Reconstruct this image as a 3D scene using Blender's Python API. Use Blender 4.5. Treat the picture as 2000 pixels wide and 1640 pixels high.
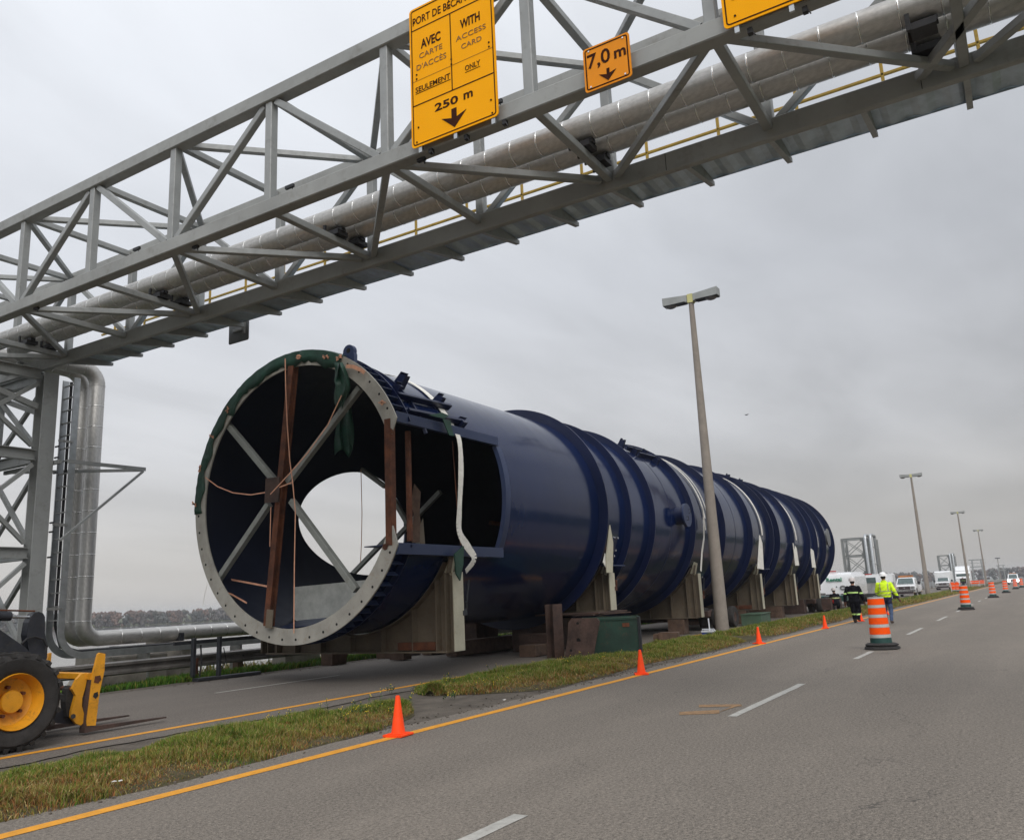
import bpy, bmesh, math, random
import numpy as np
from mathutils import Vector, Matrix
for o in list(bpy.data.objects): bpy.data.objects.remove(o)
S = bpy.context.scene
COL = S.collection
R_ = random.Random(7)
# ------------------------------------------------------------------ camera
FPX = 1626.0; CX, CY = 1000.0, 820.0; EYE = 1.5
def _ray(px, py): return Vector((px-CX, -(py-CY), -FPX))
_up = _ray(650, -6733).normalized()
_r = _ray(2022, 1122); _r = (_r-_up*_r.dot(_up)).normalized()
_y = _up.cross(_r)
RM = Matrix((_r, _y, _up))                     # world = RM @ camera
cam_d = bpy.data.cameras.new('camera'); cam = bpy.data.objects.new('camera', cam_d); COL.objects.link(cam)
cam_d.sensor_width = 36; cam_d.lens = FPX/2000*36; cam_d.clip_start = .1; cam_d.clip_end = 8000
cam.matrix_world = Matrix.Translation((0, 0, EYE)) @ RM.to_4x4()
S.camera = cam
def _dir(px, py): return RM @ _ray(px, py)
def atx(px, py, X): d = _dir(px, py); return Vector((0, 0, EYE))+d*(X/d.x)
def aty(px, py, Y): d = _dir(px, py); return Vector((0, 0, EYE))+d*(Y/d.y)
def atz(px, py, Z=0.0): d = _dir(px, py); return Vector((0, 0, EYE))+d*((Z-EYE)/d.z)
# ------------------------------------------------------------------ sky, sun, exposure
SUN_EL, SUN_AZ = math.radians(44), math.radians(222)       # direction the light comes from (x,y plane angle)
w = bpy.data.worlds.new('World'); S.world = w; w.use_nodes = True
nt = w.node_tree; N = nt.nodes; Lk = nt.links; N.clear()
out = N.new('ShaderNodeOutputWorld'); bg = N.new('ShaderNodeBackground'); bg.inputs[1].default_value = 0.1
sky = N.new('ShaderNodeTexSky'); sky.sky_type = 'NISHITA'; sky.sun_disc = False
sky.sun_elevation = SUN_EL; sky.sun_rotation = math.pi/2-SUN_AZ; sky.dust_density = 3
tc = N.new('ShaderNodeTexCoord'); sep = N.new('ShaderNodeSeparateXYZ'); Lk.new(tc.outputs['Generated'], sep.inputs[0])
def wm(op, a, b=None, c=None, clamp=False):
    n = N.new('ShaderNodeMath'); n.operation = op; n.use_clamp = clamp
    for i, v in enumerate((a, b, c)):
        if v is None: continue
        if isinstance(v, (int, float)): n.inputs[i].default_value = v
        else: Lk.new(v, n.inputs[i])
    return n.outputs[0]
# flatten the direction onto a cloud deck plane so that bands thin out towards the horizon
zz = wm('ADD', wm('MAXIMUM', sep.outputs[2], 0.0), 0.11)
px_ = wm('DIVIDE', sep.outputs[0], zz); py_ = wm('DIVIDE', sep.outputs[1], zz)
cmb = N.new('ShaderNodeCombineXYZ'); Lk.new(px_, cmb.inputs[0]); Lk.new(py_, cmb.inputs[1])
mp = N.new('ShaderNodeMapping'); mp.inputs['Scale'].default_value = (.30, .62, 1); mp.inputs['Rotation'].default_value = (0, 0, .5)
Lk.new(cmb.outputs[0], mp.inputs[0])
n1 = N.new('ShaderNodeTexNoise'); n1.inputs['Scale'].default_value = 1.05; n1.inputs['Detail'].default_value = 5; n1.inputs['Roughness'].default_value = .5; n1.inputs['Distortion'].default_value = .35
Lk.new(mp.outputs[0], n1.inputs['Vector'])
n2_ = N.new('ShaderNodeTexNoise'); n2_.inputs['Scale'].default_value = 3.1; n2_.inputs['Detail'].default_value = 6; n2_.inputs['Roughness'].default_value = .55; n2_.inputs['Distortion'].default_value = .5
Lk.new(mp.outputs[0], n2_.inputs['Vector'])
cl = wm('MULTIPLY', wm('ADD', wm('SUBTRACT', n1.outputs[0], .5), wm('MULTIPLY', wm('SUBTRACT', n2_.outputs[0], .5), .45)), .95)
ramp = N.new('ShaderNodeValToRGB'); el = ramp.color_ramp.elements
el[0].position = 0; el[0].color = (.515, .495, .47, 1)
el[1].position = .9; el[1].color = (1.18, 1.21, 1.27, 1)
for p, c in ((.07, (.54, .528, .515)), (.17, (.575, .582, .60)), (.36, (.645, .668, .712)), (.55, (.755, .785, .835))):
    e = el.new(p); e.color = (*c, 1)
Lk.new(sep.outputs[2], ramp.inputs[0])
# brighter over the river (left), greyer along the road
az = wm('SUBTRACT', wm('MULTIPLY', sep.outputs[1], .20), wm('MULTIPLY', sep.outputs[0], .15))
gain = wm('ADD', wm('ADD', 1.02, az), wm('MULTIPLY', cl, wm('MINIMUM', wm('MULTIPLY', wm('MAXIMUM', sep.outputs[2], 0), 5), 1.0)))
vm = N.new('ShaderNodeVectorMath'); vm.operation = 'SCALE'; Lk.new(ramp.outputs[0], vm.inputs[0]); Lk.new(wm('MULTIPLY', gain, 10.0), vm.inputs['Scale'])
mx = N.new('ShaderNodeMix'); mx.data_type = 'RGBA'; mx.inputs[0].default_value = .95
Lk.new(sky.outputs[0], mx.inputs[6]); Lk.new(vm.outputs[0], mx.inputs[7])
Lk.new(mx.outputs[2], bg.inputs[0]); Lk.new(bg.outputs[0], out.inputs[0])
sl = bpy.data.lights.new('sun', 'SUN'); sl.energy = 1.6; sl.angle = math.radians(35); sl.color = (1, .965, .92)
so = bpy.data.objects.new('sun', sl); COL.objects.link(so)
sd = Vector((math.cos(SUN_EL)*math.cos(SUN_AZ), math.cos(SUN_EL)*math.sin(SUN_AZ), math.sin(SUN_EL)))
so.rotation_euler = sd.to_track_quat('Z', 'Y').to_euler()
S.view_settings.view_transform = 'Standard'; S.view_settings.look = 'None'; S.view_settings.exposure = 0.06; S.view_settings.gamma = 1
S.view_settings.use_curve_mapping = False
# ------------------------------------------------------------------ materials
def lin(c):
    return tuple(((v/12.92) if v <= .04045 else ((v+.055)/1.055)**2.4) for v in c)
class G:
    """small node-graph helper"""
    def __init__(s, name):
        s.m = bpy.data.materials.new(name); s.m.use_nodes = True
        s.N = s.m.node_tree.nodes; s.L = s.m.node_tree.links
        s.b = s.N['Principled BSDF']; s.tc = s.N.new('ShaderNodeTexCoord'); s.geo = s.N.new('ShaderNodeNewGeometry')
    def inp(s, sock, v):
        if hasattr(v, 'is_linked') or hasattr(v, 'links'): s.L.new(v, sock)
        elif isinstance(v, (tuple, list)) and len(v) == 3 and sock.type == 'RGBA': sock.default_value = (*v, 1)
        else: sock.default_value = v
    def vec(s, world=True, scale=(1, 1, 1)):
        mp = s.N.new('ShaderNodeMapping'); mp.inputs['Scale'].default_value = scale
        s.L.new(s.geo.outputs['Position'] if world else s.tc.outputs['Object'], mp.inputs[0]); return mp.outputs[0]
    def noise(s, scale, detail=3, rough=.55, vec=None, dist=0):
        n = s.N.new('ShaderNodeTexNoise'); n.inputs['Scale'].default_value = scale; n.inputs['Detail'].default_value = detail
        n.inputs['Roughness'].default_value = rough; n.inputs['Distortion'].default_value = dist
        s.L.new(vec if vec is not None else s.vec(), n.inputs['Vector']); return n.outputs[0]
    def vor(s, scale, vec=None, feat='F1'):
        n = s.N.new('ShaderNodeTexVoronoi'); n.feature = feat; n.inputs['Scale'].default_value = scale
        s.L.new(vec if vec is not None else s.vec(), n.inputs['Vector']); return n.outputs['Distance']
    def rng(s, v, a, b, c=0., d=1.):
        n = s.N.new('ShaderNodeMapRange'); n.inputs[1].default_value = a; n.inputs[2].default_value = b
        n.inputs[3].default_value = c; n.inputs[4].default_value = d; s.L.new(v, n.inputs[0]); return n.outputs[0]
    def mix(s, f, a, b, mode='MIX'):
        n = s.N.new('ShaderNodeMix'); n.data_type = 'RGBA'; n.blend_type = mode
        s.inp(n.inputs[0], f); s.inp(n.inputs[6], a); s.inp(n.inputs[7], b); return n.outputs[2]
    def math(s, op, a, b=0.):
        n = s.N.new('ShaderNodeMath'); n.operation = op; s.inp(n.inputs[0], a); s.inp(n.inputs[1], b); return n.outputs[0]
    def sepp(s):
        n = s.N.new('ShaderNodeSeparateXYZ'); s.L.new(s.geo.outputs['Position'], n.inputs[0]); return n.outputs
    def bump(s, h, strength=.3, dist=.01):
        n = s.N.new('ShaderNodeBump'); n.inputs['Strength'].default_value = strength; n.inputs['Distance'].default_value = dist
        s.L.new(h, n.inputs['Height']); s.L.new(n.outputs[0], s.b.inputs['Normal'])
    def set(s, col=None, rough=None, metal=None, spec=None, coat=None):
        if col is not None: s.inp(s.b.inputs['Base Color'], col)
        if rough is not None: s.inp(s.b.inputs['Roughness'], rough)
        if metal is not None: s.inp(s.b.inputs['Metallic'], metal)
        if spec is not None: s.inp(s.b.inputs['Specular IOR Level'], spec)
        if coat is not None: s.inp(s.b.inputs['Coat Weight'], coat)
        return s.m
def paint(name, col, rough=.5, metal=0., var=.18, sc=3., dirt=None, dirtamt=.35, bump=0., spec=.5, coat=0., world=False):
    g = G(name); v = g.vec(world)
    n = g.noise(sc, 5, .6, v); f = g.noise(sc*9, 3, .6, v)
    dk = tuple(c*(1-var) for c in col); lt = tuple(min(1, c*(1+var)) for c in col)
    c = g.mix(g.rng(n, .35, .65), dk, lt)
    if dirt: c = g.mix(g.rng(g.math('MULTIPLY', g.noise(sc*1.7, 6, .7, v), g.rng(f, .2, .8, .6, 1.2)), .5, .72, 0, dirtamt), c, dirt)
    r = g.rng(f, .3, .7, max(.02, rough-.08), min(1, rough+.1))
    if bump: g.bump(f, bump, .004)
    return g.set(c, r, metal, spec, coat)
M = {}
M['truss'] = paint('galvanised_grey_paint', (.285, .295, .292), .5, .15, .1, 1.5, (.17, .165, .15), .55)
M['chord'] = paint('grey_chord_paint', (.275, .28, .268), .5, .15, .12, .9, (.16, .15, .13), .5)
M['deck'] = paint('bluish_galvanised_deck', (.42, .50, .57), .45, .5, .15, 4)
M['galv'] = paint('bright_galvanised_steel', (.45, .47, .48), .4, .75, .14, 6)
M['rail_old'] = paint('weathered_dark_rail', (.15, .14, .13), .55, .35, .25, 2.5, (.07, .045, .035), .7)
M['galv_dull'] = paint('dull_galvanised_rail', (.34, .34, .33), .5, .55, .2, 2.5, (.14, .11, .09), .5)
M['jacket'] = paint('aluminium_jacket', (.50, .49, .47), .42, .6, .12, 5, (.27, .24, .205), .4, bump=.12)
M['band'] = paint('bright_band', (.72, .72, .70), .22, .95, .1, 9)
M['yellow_rail'] = paint('yellow_handrail', (.45, .285, .04), .55, 0, .15, 6)
M['black'] = paint('black_steel', (.02, .02, .022), .55, .2, .3, 6)
M['dark_steel'] = paint('dark_frame_steel', (.035, .038, .045), .55, .3, .25, 5, (.1, .05, .03), .3)
M['rust'] = paint('rusty_steel', (.105, .033, .013), .82, 0, .42, 3.2, (.055, .022, .014), .8, bump=.4)
M['rust_dark'] = paint('dark_rusty_plate', (.062, .036, .028), .85, 0, .4, 2.5, (.03, .022, .018), .8, bump=.5)
M['spider'] = paint('grey_brace_steel', (.235, .245, .225), .6, .1, .15, 2, (.13, .1, .07), .5)
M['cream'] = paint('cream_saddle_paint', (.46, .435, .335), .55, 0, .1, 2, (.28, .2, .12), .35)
M['cream_shaded'] = paint('shaded_beige_saddle', (.125, .10, .07), .65, 0, .2, 1.4, (.12, .07, .04), .6)  # dull beige of the saddles with their shade darkened into the colour
M['strap'] = paint('white_webbing', (.74, .72, .66), .8, 0, .08, 7, (.4, .36, .3), .4, bump=.3)
M['orange_tie'] = paint('orange_tie_webbing', (.64, .33, .21), .7, 0, .15, 8)
M['tarp'] = paint('green_tarpaulin', (.008, .046, .028), .5, 0, .3, 3.5, (.006, .028, .018), .6, bump=.3)
M['wood'] = paint('weathered_timber', (.105, .065, .045), .85, 0, .3, 5, (.06, .04, .03), .6, bump=.5)
M['green_box'] = paint('green_dumpster_paint', (.006, .034, .021), .55, 0, .3, 3, (.07, .038, .022), .85, bump=.3)
M['green_unit'] = paint('olive_green_cabinet', (.055, .10, .065), .6, 0, .15, 3)
M['concrete'] = paint('weathered_concrete', (.30, .275, .24), .9, 0, .18, 3, (.15, .12, .09), .5, bump=.4)
M['pole'] = paint('concrete_lamp_pole', (.255, .222, .19), .85, 0, .1, 2.5, (.16, .14, .115), .4, bump=.3)
M['pole_far'] = M['pole']
M['lamp_head'] = paint('grey_lamp_housing', (.30, .31, .30), .45, .3, .1, 3)
M['lamp_cap'] = paint('yellowed_lamp_cap', (.52, .49, .22), .6, 0, .1, 3)
M['lamp_glass'] = paint('smoky_lamp_lens', (.16, .15, .15), .12, 0, .2, 6)
M['cone'] = paint('fluorescent_orange_vinyl', (1.0, .075, .012), .5, 0, .07, 3, (.45, .07, .03), .3, spec=.15)
M['drum_orange'] = paint('drum_orange_sheeting', (1.0, .095, .004), .5, 0, .04, 4, (.45, .09, .03), .3, spec=.12)
M['drum_white'] = paint('drum_grey_white_sheeting', (.46, .46, .44), .45, 0, .08, 4, (.22, .21, .19), .45)
M['drum_green'] = paint('drum_dark_green_plastic', (.012, .06, .052), .5, 0, .2, 4)
M['drum_dark'] = paint('drum_dark_plastic', (.02, .028, .03), .5, 0, .2, 4)
M['rubber'] = paint('black_rubber', (.022, .02, .019), .85, 0, .4, 6, (.07, .06, .05), .4, bump=.6)
M['loader_yellow'] = paint('loader_yellow_paint', (.66, .29, .012), .45, 0, .12, 4, (.12, .07, .03), .55)
M['loader_dark'] = paint('loader_dark_paint', (.022, .024, .032), .5, .1, .3, 4, (.09, .08, .06), .4)
M['sign_bg'] = paint('sign_yellow_sheeting', (1.0, .42, .002), .6, 0, .03, 2, spec=.08)
M['sign_bg2'] = paint('sign_amber_sheeting', (.80, .28, .02), .6, 0, .05, 3, spec=.08)
M['sign_ink'] = paint('sign_brown_black_ink', (.04, .010, .003), .6, 0, .2, 9, spec=.08)
M['sign_ink2'] = paint('sign_thin_brown_ink', (.20, .09, .018), .5, 0, .1, 9)
M['sign_back'] = paint('sign_back_aluminium', (.16, .165, .17), .5, .4, .2, 3)
M['hivis'] = paint('hi_vis_yellow_jacket', (.66, .95, .012), .75, 0, .12, 9, bump=.2)
M['reflect'] = paint('grey_reflective_tape', (.36, .40, .16), .5, 0, .1, 12)
M['reflect_green'] = paint('lime_reflective_tape', (.48, .72, .22), .5, 0, .1, 12)
M['jeans'] = paint('blue_denim', (.055, .085, .16), .85, 0, .25, 12, bump=.2)
M['navy_cloth'] = paint('navy_cloth', (.012, .014, .045), .85, 0, .3, 12, bump=.2)
M['turnout'] = paint('black_turnout_gear', (.006, .006, .010), .9, 0, .3, 12, bump=.2, spec=.12)
M['skin'] = paint('skin', (.42, .22, .15), .55, 0, .1, 12)
M['glove'] = paint('dark_leather_glove', (.09, .035, .02), .7, 0, .2, 12)
M['boot'] = paint('dark_boots', (.05, .028, .02), .7, 0, .2, 12)
M['hardhat'] = paint('white_hard_hat', (.80, .80, .79), .3, 0, .04, 6)
M['hardhat_pink'] = paint('dusty_white_helmet', (.55, .50, .48), .4, 0, .1, 6)
M['hair'] = paint('dark_hair', (.02, .015, .012), .8, 0, .3, 30)
M['white_body'] = paint('white_vehicle_paint', (.74, .75, .76), .25, 0, .05, 2, (.35, .33, .3), .25, coat=.5)
M['glass'] = paint('vehicle_glass', (.07, .10, .10), .08, 0, .2, 3)
M['grille'] = paint('dark_grille', (.03, .012, .016), .4, 0, .3, 20)
M['chrome'] = paint('chrome_trim', (.6, .6, .6), .15, .95, .1, 5)
M['red_light'] = paint('red_lens', (.45, .02, .015), .2, 0, .1, 5)
M['amber'] = paint('amber_light_bar', (.42, .16, .05), .35, 0, .25, 8)
M['cooler_blue'] = paint('blue_cooler_plastic', (.02, .05, .36), .4, 0, .1, 5)
M['cooler_white'] = paint('white_cooler_lid', (.7, .72, .75), .4, 0, .05, 5)
M['logo_green'] = paint('green_vehicle_lettering', (.05, .25, .16), .4, 0, .1, 5)
M['white_line'] = paint('worn_white_road_paint', (.38, .37, .34), .7, 0, .15, 9, (.19, .175, .16), .8, world=True, bump=.3)
M['yellow_line'] = paint('worn_yellow_road_paint', (.66, .285, .015), .7, 0, .12, 9, (.22, .14, .05), .6, world=True, bump=.3)
M['orange_mark'] = paint('faint_orange_spray_paint', (.25, .145, .065), .8, 0, .3, 14, (.15, .13, .11), 1.0, world=True, bump=.3)
M['panel_cloth'] = paint('streaky_translucent_panel', (.42, .43, .40), .5, 0, .15, 5, (.6, .6, .56), .35)
M['panel_green'] = paint('grey_green_panel', (.075, .10, .09), .55, 0, .2, 3)
M['litter'] = paint('white_litter', (.75, .75, .72), .6, 0, .1, 20)
g = G('lit_headlight'); g.b.inputs['Emission Color'].default_value = (1, .97, .9, 1); g.b.inputs['Emission Strength'].default_value = 9; M['headlight_on'] = g.set((.9, .9, .9), .2)
# navy vessel paint with plate waviness and dusty wear
def navy(name, base, rough, wear=.5):
    g = G(name); v = g.vec(); lo = g.noise(.45, 3, .55, g.vec(True, (.6, 1, 1))); mid = g.noise(3.1, 5, .6, v)
    st = g.noise(1.2, 5, .65, g.vec(True, (1.6, .35, .35)))
    c = g.mix(g.rng(lo, .35, .68), base, tuple(x*1.45 for x in base))
    c = g.mix(g.rng(st, .56, .78, 0, wear), c, (.014, .022, .05))
    g.bump(g.noise(.8, 2, .5, g.vec(True, (1.4, .7, .7))), .30, .045)
    return g.set(c, g.rng(mid, .35, .7, rough-.02, rough+.06), 0, .34, .0)
M['navy'] = navy('navy_vessel_paint', (.0022, .0085, .040), .14, .22)
M['navy_rib'] = navy('navy_rib_paint', (.004, .008, .032), .34, .2)
M['navy_light'] = navy('weathered_navy_frame', (.016, .026, .065), .36, .4)
M['navy_in'] = navy('navy_inner_paint', (.004, .0065, .018), .5, .2)
M['flange'] = paint('bare_flange_primer', (.35, .335, .295), .62, .1, .16, 2.4, (.24, .16, .09), .5, bump=.2)
# asphalt
def asphalt(name, base, warm, yc):
    g = G(name); p = g.sepp(); v = g.vec()
    big = g.noise(.22, 4, .6, g.vec(True, (.35, 1, 1)), .4); mid = g.noise(1.7, 5, .7, v); fine = g.noise(95, 2, .7, v); grit = g.vor(130, v)
    c = g.mix(g.rng(big, .33, .68), tuple(x*.80 for x in base), warm)
    c = g.mix(g.rng(mid, .3, .72, 0, .6), c, tuple(x*.68 for x in base))
    pt = g.noise(.55, 4, .6, g.vec(True, (.25, 1.6, 1)), .2); c = g.mix(g.rng(pt, .50, .66, 0, .4), c, tuple(x*.62 for x in base)); c = g.mix(g.rng(pt, .48, .36, 0, .25), c, tuple(min(1, x*1.3) for x in warm))
    # wheel tracks polished and oil-darkened lane centres
    wv = g.N.new('ShaderNodeMath'); wv.operation = 'COSINE'; g.inp(wv.inputs[0], g.math('MULTIPLY', g.math('SUBTRACT', p[1], yc), 2*math.pi/3.35))
    c = g.mix(g.rng(g.math('ADD', wv.outputs[0], g.rng(mid, .2, .8, -.7, .7)), .0, 1.3, 0, .5), c, tuple(x*.55 for x in base))
    pit = g.rng(g.vor(2.6, v), .0, .035, 1, 0); spot = g.rng(g.noise(.9, 2, .5, v), .55, .62, 0, .8)
    c = g.mix(g.math('MULTIPLY', pit, spot), c, (.03, .028, .026))
    c = g.mix(g.rng(fine, .4, .66, 0, .8), c, tuple(x*1.75 for x in warm))
    c = g.mix(g.rng(grit, .0, .32, .75, 0), c, tuple(x*.45 for x in base))
    g2 = g.noise(34, 3, .75, v); g3 = g.noise(11, 4, .7, v)
    c = g.mix(g.rng(g2, .52, .66, 0, .75), c, tuple(x*1.7 for x in warm)); c = g.mix(g.rng(g2, .34, .47, .8, 0), c, tuple(x*.45 for x in base)); c = g.mix(g.rng(g3, .3, .5, .3, 0), c, tuple(x*.6 for x in base))
    # cracks
    ve = g.N.new('ShaderNodeTexVoronoi'); ve.feature = 'DISTANCE_TO_EDGE'; ve.inputs['Scale'].default_value = .33
    wvv = g.N.new('ShaderNodeVectorMath'); wvv.operation = 'ADD'; g.L.new(g.vec(True, (.45, 1, 1)), wvv.inputs[0])
    nn = g.N.new('ShaderNodeTexNoise'); nn.inputs['Scale'].default_value = 1.3; nn.inputs['Detail'].default_value = 6; g.L.new(v, nn.inputs['Vector'])
    sc_ = g.N.new('ShaderNodeVectorMath'); sc_.operation = 'SCALE'; sc_.inputs['Scale'].default_value = .9; g.L.new(nn.outputs['Color'], sc_.inputs[0])
    g.L.new(sc_.outputs[0], wvv.inputs[1]); g.L.new(wvv.outputs[0], ve.inputs['Vector'])
    crack = g.math('MULTIPLY', g.rng(ve.outputs['Distance'], 0, .0028, 1, 0), g.rng(g.noise(.5, 2, .5, v), .50, .60, 0, .75))
    c = g.mix(crack, c, (.035, .032, .03))
    g.bump(g.math('ADD', fine, grit), .55, .004)
    return g.set(c, .85, 0, .35)
M['asphalt'] = asphalt('worn_asphalt', (.128, .112, .095), (.168, .146, .122), 1.65)
M['asphalt_far'] = asphalt('worn_asphalt_far', (.108, .094, .082), (.14, .121, .103), 11.9)
g = G('gravel_shoulder'); v = g.vec(); c = g.mix(g.rng(g.noise(2.2, 5, .7, v), .35, .65), (.092, .079, .066), (.15, .13, .108))
c = g.mix(g.rng(g.vor(60, v), 0, .4, .8, 0), c, (.06, .052, .046)); g.bump(g.vor(55, v), .9, .012); M['gravel'] = g.set(c, .92, 0, .2)
g = G('soil_and_thatch'); v = g.vec(); c = g.mix(g.rng(g.noise(3, 6, .7, v), .35, .65), (.055, .045, .03), (.12, .098, .062))
c = g.mix(g.rng(g.noise(22, 3, .7, v), .45, .7), c, (.06, .065, .025)); g.bump(g.noise(30, 4, .7, v), .9, .03); M['soil'] = g.set(c, .95, 0, .1)
g = G('verge_ground'); v = g.vec(); c = g.mix(g.rng(g.noise(1.3, 6, .7, v), .35, .65), (.035, .055, .016), (.085, .078, .032))
g.bump(g.noise(18, 4, .7, v), .9, .04); M['verge'] = g.set(c, .95, 0, .1)
g = G('river_water'); g.bump(g.noise(.35, 4, .6, g.vec(True, (1, .5, 1))), .25, .08); M['water'] = g.set((.03, .035, .034), .10, 0, .6)
def leafy(name, attr='tint', trans=.25):
    g = G(name); a = g.N.new('ShaderNodeAttribute'); a.attribute_name = attr
    g.set(a.outputs['Color'], .8, 0, .2)
    return g.m
M['blade'] = leafy('grass_blades'); M['woods'] = leafy('hazed_autumn_crowns')
g = G('flange_hole'); M['hole'] = g.set((.004, .004, .004), .9)
# ------------------------------------------------------------------ mesh builder
CH = {}
class MB:
    def __init__(s): s.v = []; s.f = []; s.mi = []; s.m = 0
    def add(s, vs, fs):
        o = len(s.v); s.v += [tuple(v) for v in vs]; s.f += [tuple(i+o for i in f) for f in fs]; s.mi += [s.m]*len(fs); return s
    def box(s, c, d, rot=None, ch=0.):
        x, y, z = d[0]/2, d[1]/2, d[2]/2; c = Vector(c)
        if ch:
            return s.beam(c+((rot or Matrix.Identity(3)) @ Vector((-x, 0, 0))), c+((rot or Matrix.Identity(3)) @ Vector((x, 0, 0))), d[1], d[2], up=(rot or Matrix.Identity(3)) @ Vector((0, 0, 1)), ch=ch)
        vs = [Vector((a*x, b*y, e*z)) for a in (-1, 1) for b in (-1, 1) for e in (-1, 1)]
        if rot: vs = [rot @ v for v in vs]
        return s.add([v+c for v in vs], [(0, 1, 3, 2), (4, 6, 7, 5), (0, 4, 5, 1), (2, 3, 7, 6), (0, 2, 6, 4), (1, 5, 7, 3)])
    def beam(s, a, b, w_, h, up=(0, 0, 1), ch=0.):
        a = Vector(a); b = Vector(b); d = (b-a).normalized(); up = Vector(up)
        if abs(d.dot(up.normalized())) > .98: up = Vector((1, 0, 0)) if abs(d.x) < .9 else Vector((0, 1, 0))
        sd_ = d.cross(up).normalized(); u = sd_.cross(d)
        x, z = w_/2, h/2
        pr = [(-x, -z), (x, -z), (x, z), (-x, z)] if not ch else [(-x+ch, -z), (x-ch, -z), (x, -z+ch), (x, z-ch), (x-ch, z), (-x+ch, z), (-x, z-ch), (-x, -z+ch)]
        n = len(pr); vs = [a+sd_*p+u*q for p, q in pr]+[b+sd_*p+u*q for p, q in pr]
        return s.add(vs, [tuple(range(n))[::-1], tuple(range(n, 2*n))]+[(i, (i+1) % n, (i+1) % n+n, i+n) for i in range(n)])
    def ibeam(s, a, b, w_, h, t=.02, up=(0, 0, 1)):
        a = Vector(a); b = Vector(b); d = (b-a).normalized(); up = Vector(up)
        if abs(d.dot(up.normalized())) > .98: up = Vector((1, 0, 0))
        sd_ = d.cross(up).normalized(); u = sd_.cross(d)
        s.beam(a+u*(h/2-t/2), b+u*(h/2-t/2), w_, t, u); s.beam(a-u*(h/2-t/2), b-u*(h/2-t/2), w_, t, u)
        return s.beam(a, b, t, h-2*t-.002, u)
    def tube(s, pts, r, seg=10, cap=True, rr=None):
        pts = [Vector(p) for p in pts]; rings = []; n = len(pts); u = None
        for i, p in enumerate(pts):
            d = (pts[min(i+1, n-1)]-pts[max(i-1, 0)]).normalized()
            if u is None: u = d.orthogonal().normalized()
            u = (u-d*u.dot(d)).normalized(); w2 = d.cross(u); q = rr[i] if rr else r
            qa, qb = (q if isinstance(q, tuple) else (q, q))
            rings.append([p+u*math.cos(2*math.pi*k/seg)*qa+w2*math.sin(2*math.pi*k/seg)*qb for k in range(seg)])
        vs = [v for rg in rings for v in rg]; fs = []
        for i in range(n-1):
            for k in range(seg): fs.append((i*seg+k, i*seg+(k+1) % seg, (i+1)*seg+(k+1) % seg, (i+1)*seg+k))
        if cap: fs += [tuple(range(seg))[::-1], tuple(range((n-1)*seg, n*seg))]
        return s.add(vs, fs)
    def cyl(s, a, b, r0, r1=None, seg=16, cap=True): return s.tube([a, b], r0, seg, cap, [r0, r0 if r1 is None else r1])
    def lathe(s, prof, seg=24, c=(0, 0, 0), axis='z'):
        c = Vector(c); vs = []; fs = []; n = len(prof)
        for k in range(seg):
            a = 2*math.pi*k/seg
            for r, z in prof:
                p = (r*math.cos(a), r*math.sin(a), z)
                if axis == 'y': p = (p[0], p[2], p[1])
                if axis == 'x': p = (p[2], p[0], p[1])
                vs.append(c+Vector(p))
        for k in range(seg):
            for i in range(n-1): fs.append((k*n+i, ((k+1) % seg)*n+i, ((k+1) % seg)*n+i+1, k*n+i+1))
        return s.add(vs, fs)
    def prism(s, pts, d):
        """closed polygon (3D points) extruded by vector d"""
        d = Vector(d); n = len(pts); pts = [Vector(p) for p in pts]
        return s.add(pts+[p+d for p in pts], [tuple(range(n)), tuple(range(n, 2*n))[::-1]]+[(i, i+n, (i+1) % n+n, (i+1) % n) for i in range(n)])
    def ball(s, c, r, seg=12, rings=8, sc=(1, 1, 1)):
        c = Vector(c); prof = []
        vs = [c+Vector((0, 0, r*sc[2]))]
        for i in range(1, rings):
            t = math.pi*i/rings
            for k in range(seg):
                a = 2*math.pi*k/seg; vs.append(c+Vector((r*sc[0]*math.sin(t)*math.cos(a), r*sc[1]*math.sin(t)*math.sin(a), r*sc[2]*math.cos(t))))
        vs.append(c-Vector((0, 0, r*sc[2]))); fs = [(0, 1+k, 1+(k+1) % seg) for k in range(seg)]
        for i in range(rings-2):
            for k in range(seg): fs.append((1+i*seg+k, 1+(i+1)*seg+k, 1+(i+1)*seg+(k+1) % seg, 1+i*seg+(k+1) % seg))
        L_ = len(vs)-1; b0 = 1+(rings-2)*seg
        fs += [(L_, b0+(k+1) % seg, b0+k) for k in range(seg)]
        return s.add(vs, fs)
    def build(s, name, mats, parent=None, smooth=None, loc=None):
        me = bpy.data.meshes.new(name); o0 = Vector(loc) if loc is not None else Vector((0, 0, 0))
        me.from_pydata([Vector(v)-o0 for v in s.v], [], s.f); me.validate()
        bm = bmesh.new(); bm.from_mesh(me); bmesh.ops.recalc_face_normals(bm, faces=bm.faces); bm.to_mesh(me); bm.free()
        if not isinstance(mats, (list, tuple)): mats = [mats]
        for m in mats: me.materials.append(M[m] if isinstance(m, str) else m)
        if len(mats) > 1 and len(me.polygons) == len(s.mi): me.polygons.foreach_set('material_index', s.mi)
        if smooth is not None:
            me.polygons.foreach_set('use_smooth', [True]*len(me.polygons)); me.set_sharp_from_angle(angle=math.radians(smooth))
        return link(name, me, parent, loc)
def link(name, me, parent=None, loc=None):
    o = bpy.data.objects.new(name, me); COL.objects.link(o)
    if parent: o.parent = parent
    if loc is not None: o.location = loc
    return o
def tag(o, label=None, cat=None, group=None, kind=None):
    if label: o['label'] = label
    if cat: o['category'] = cat
    if group: o['group'] = group
    if kind: o['kind'] = kind
    return o
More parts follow.
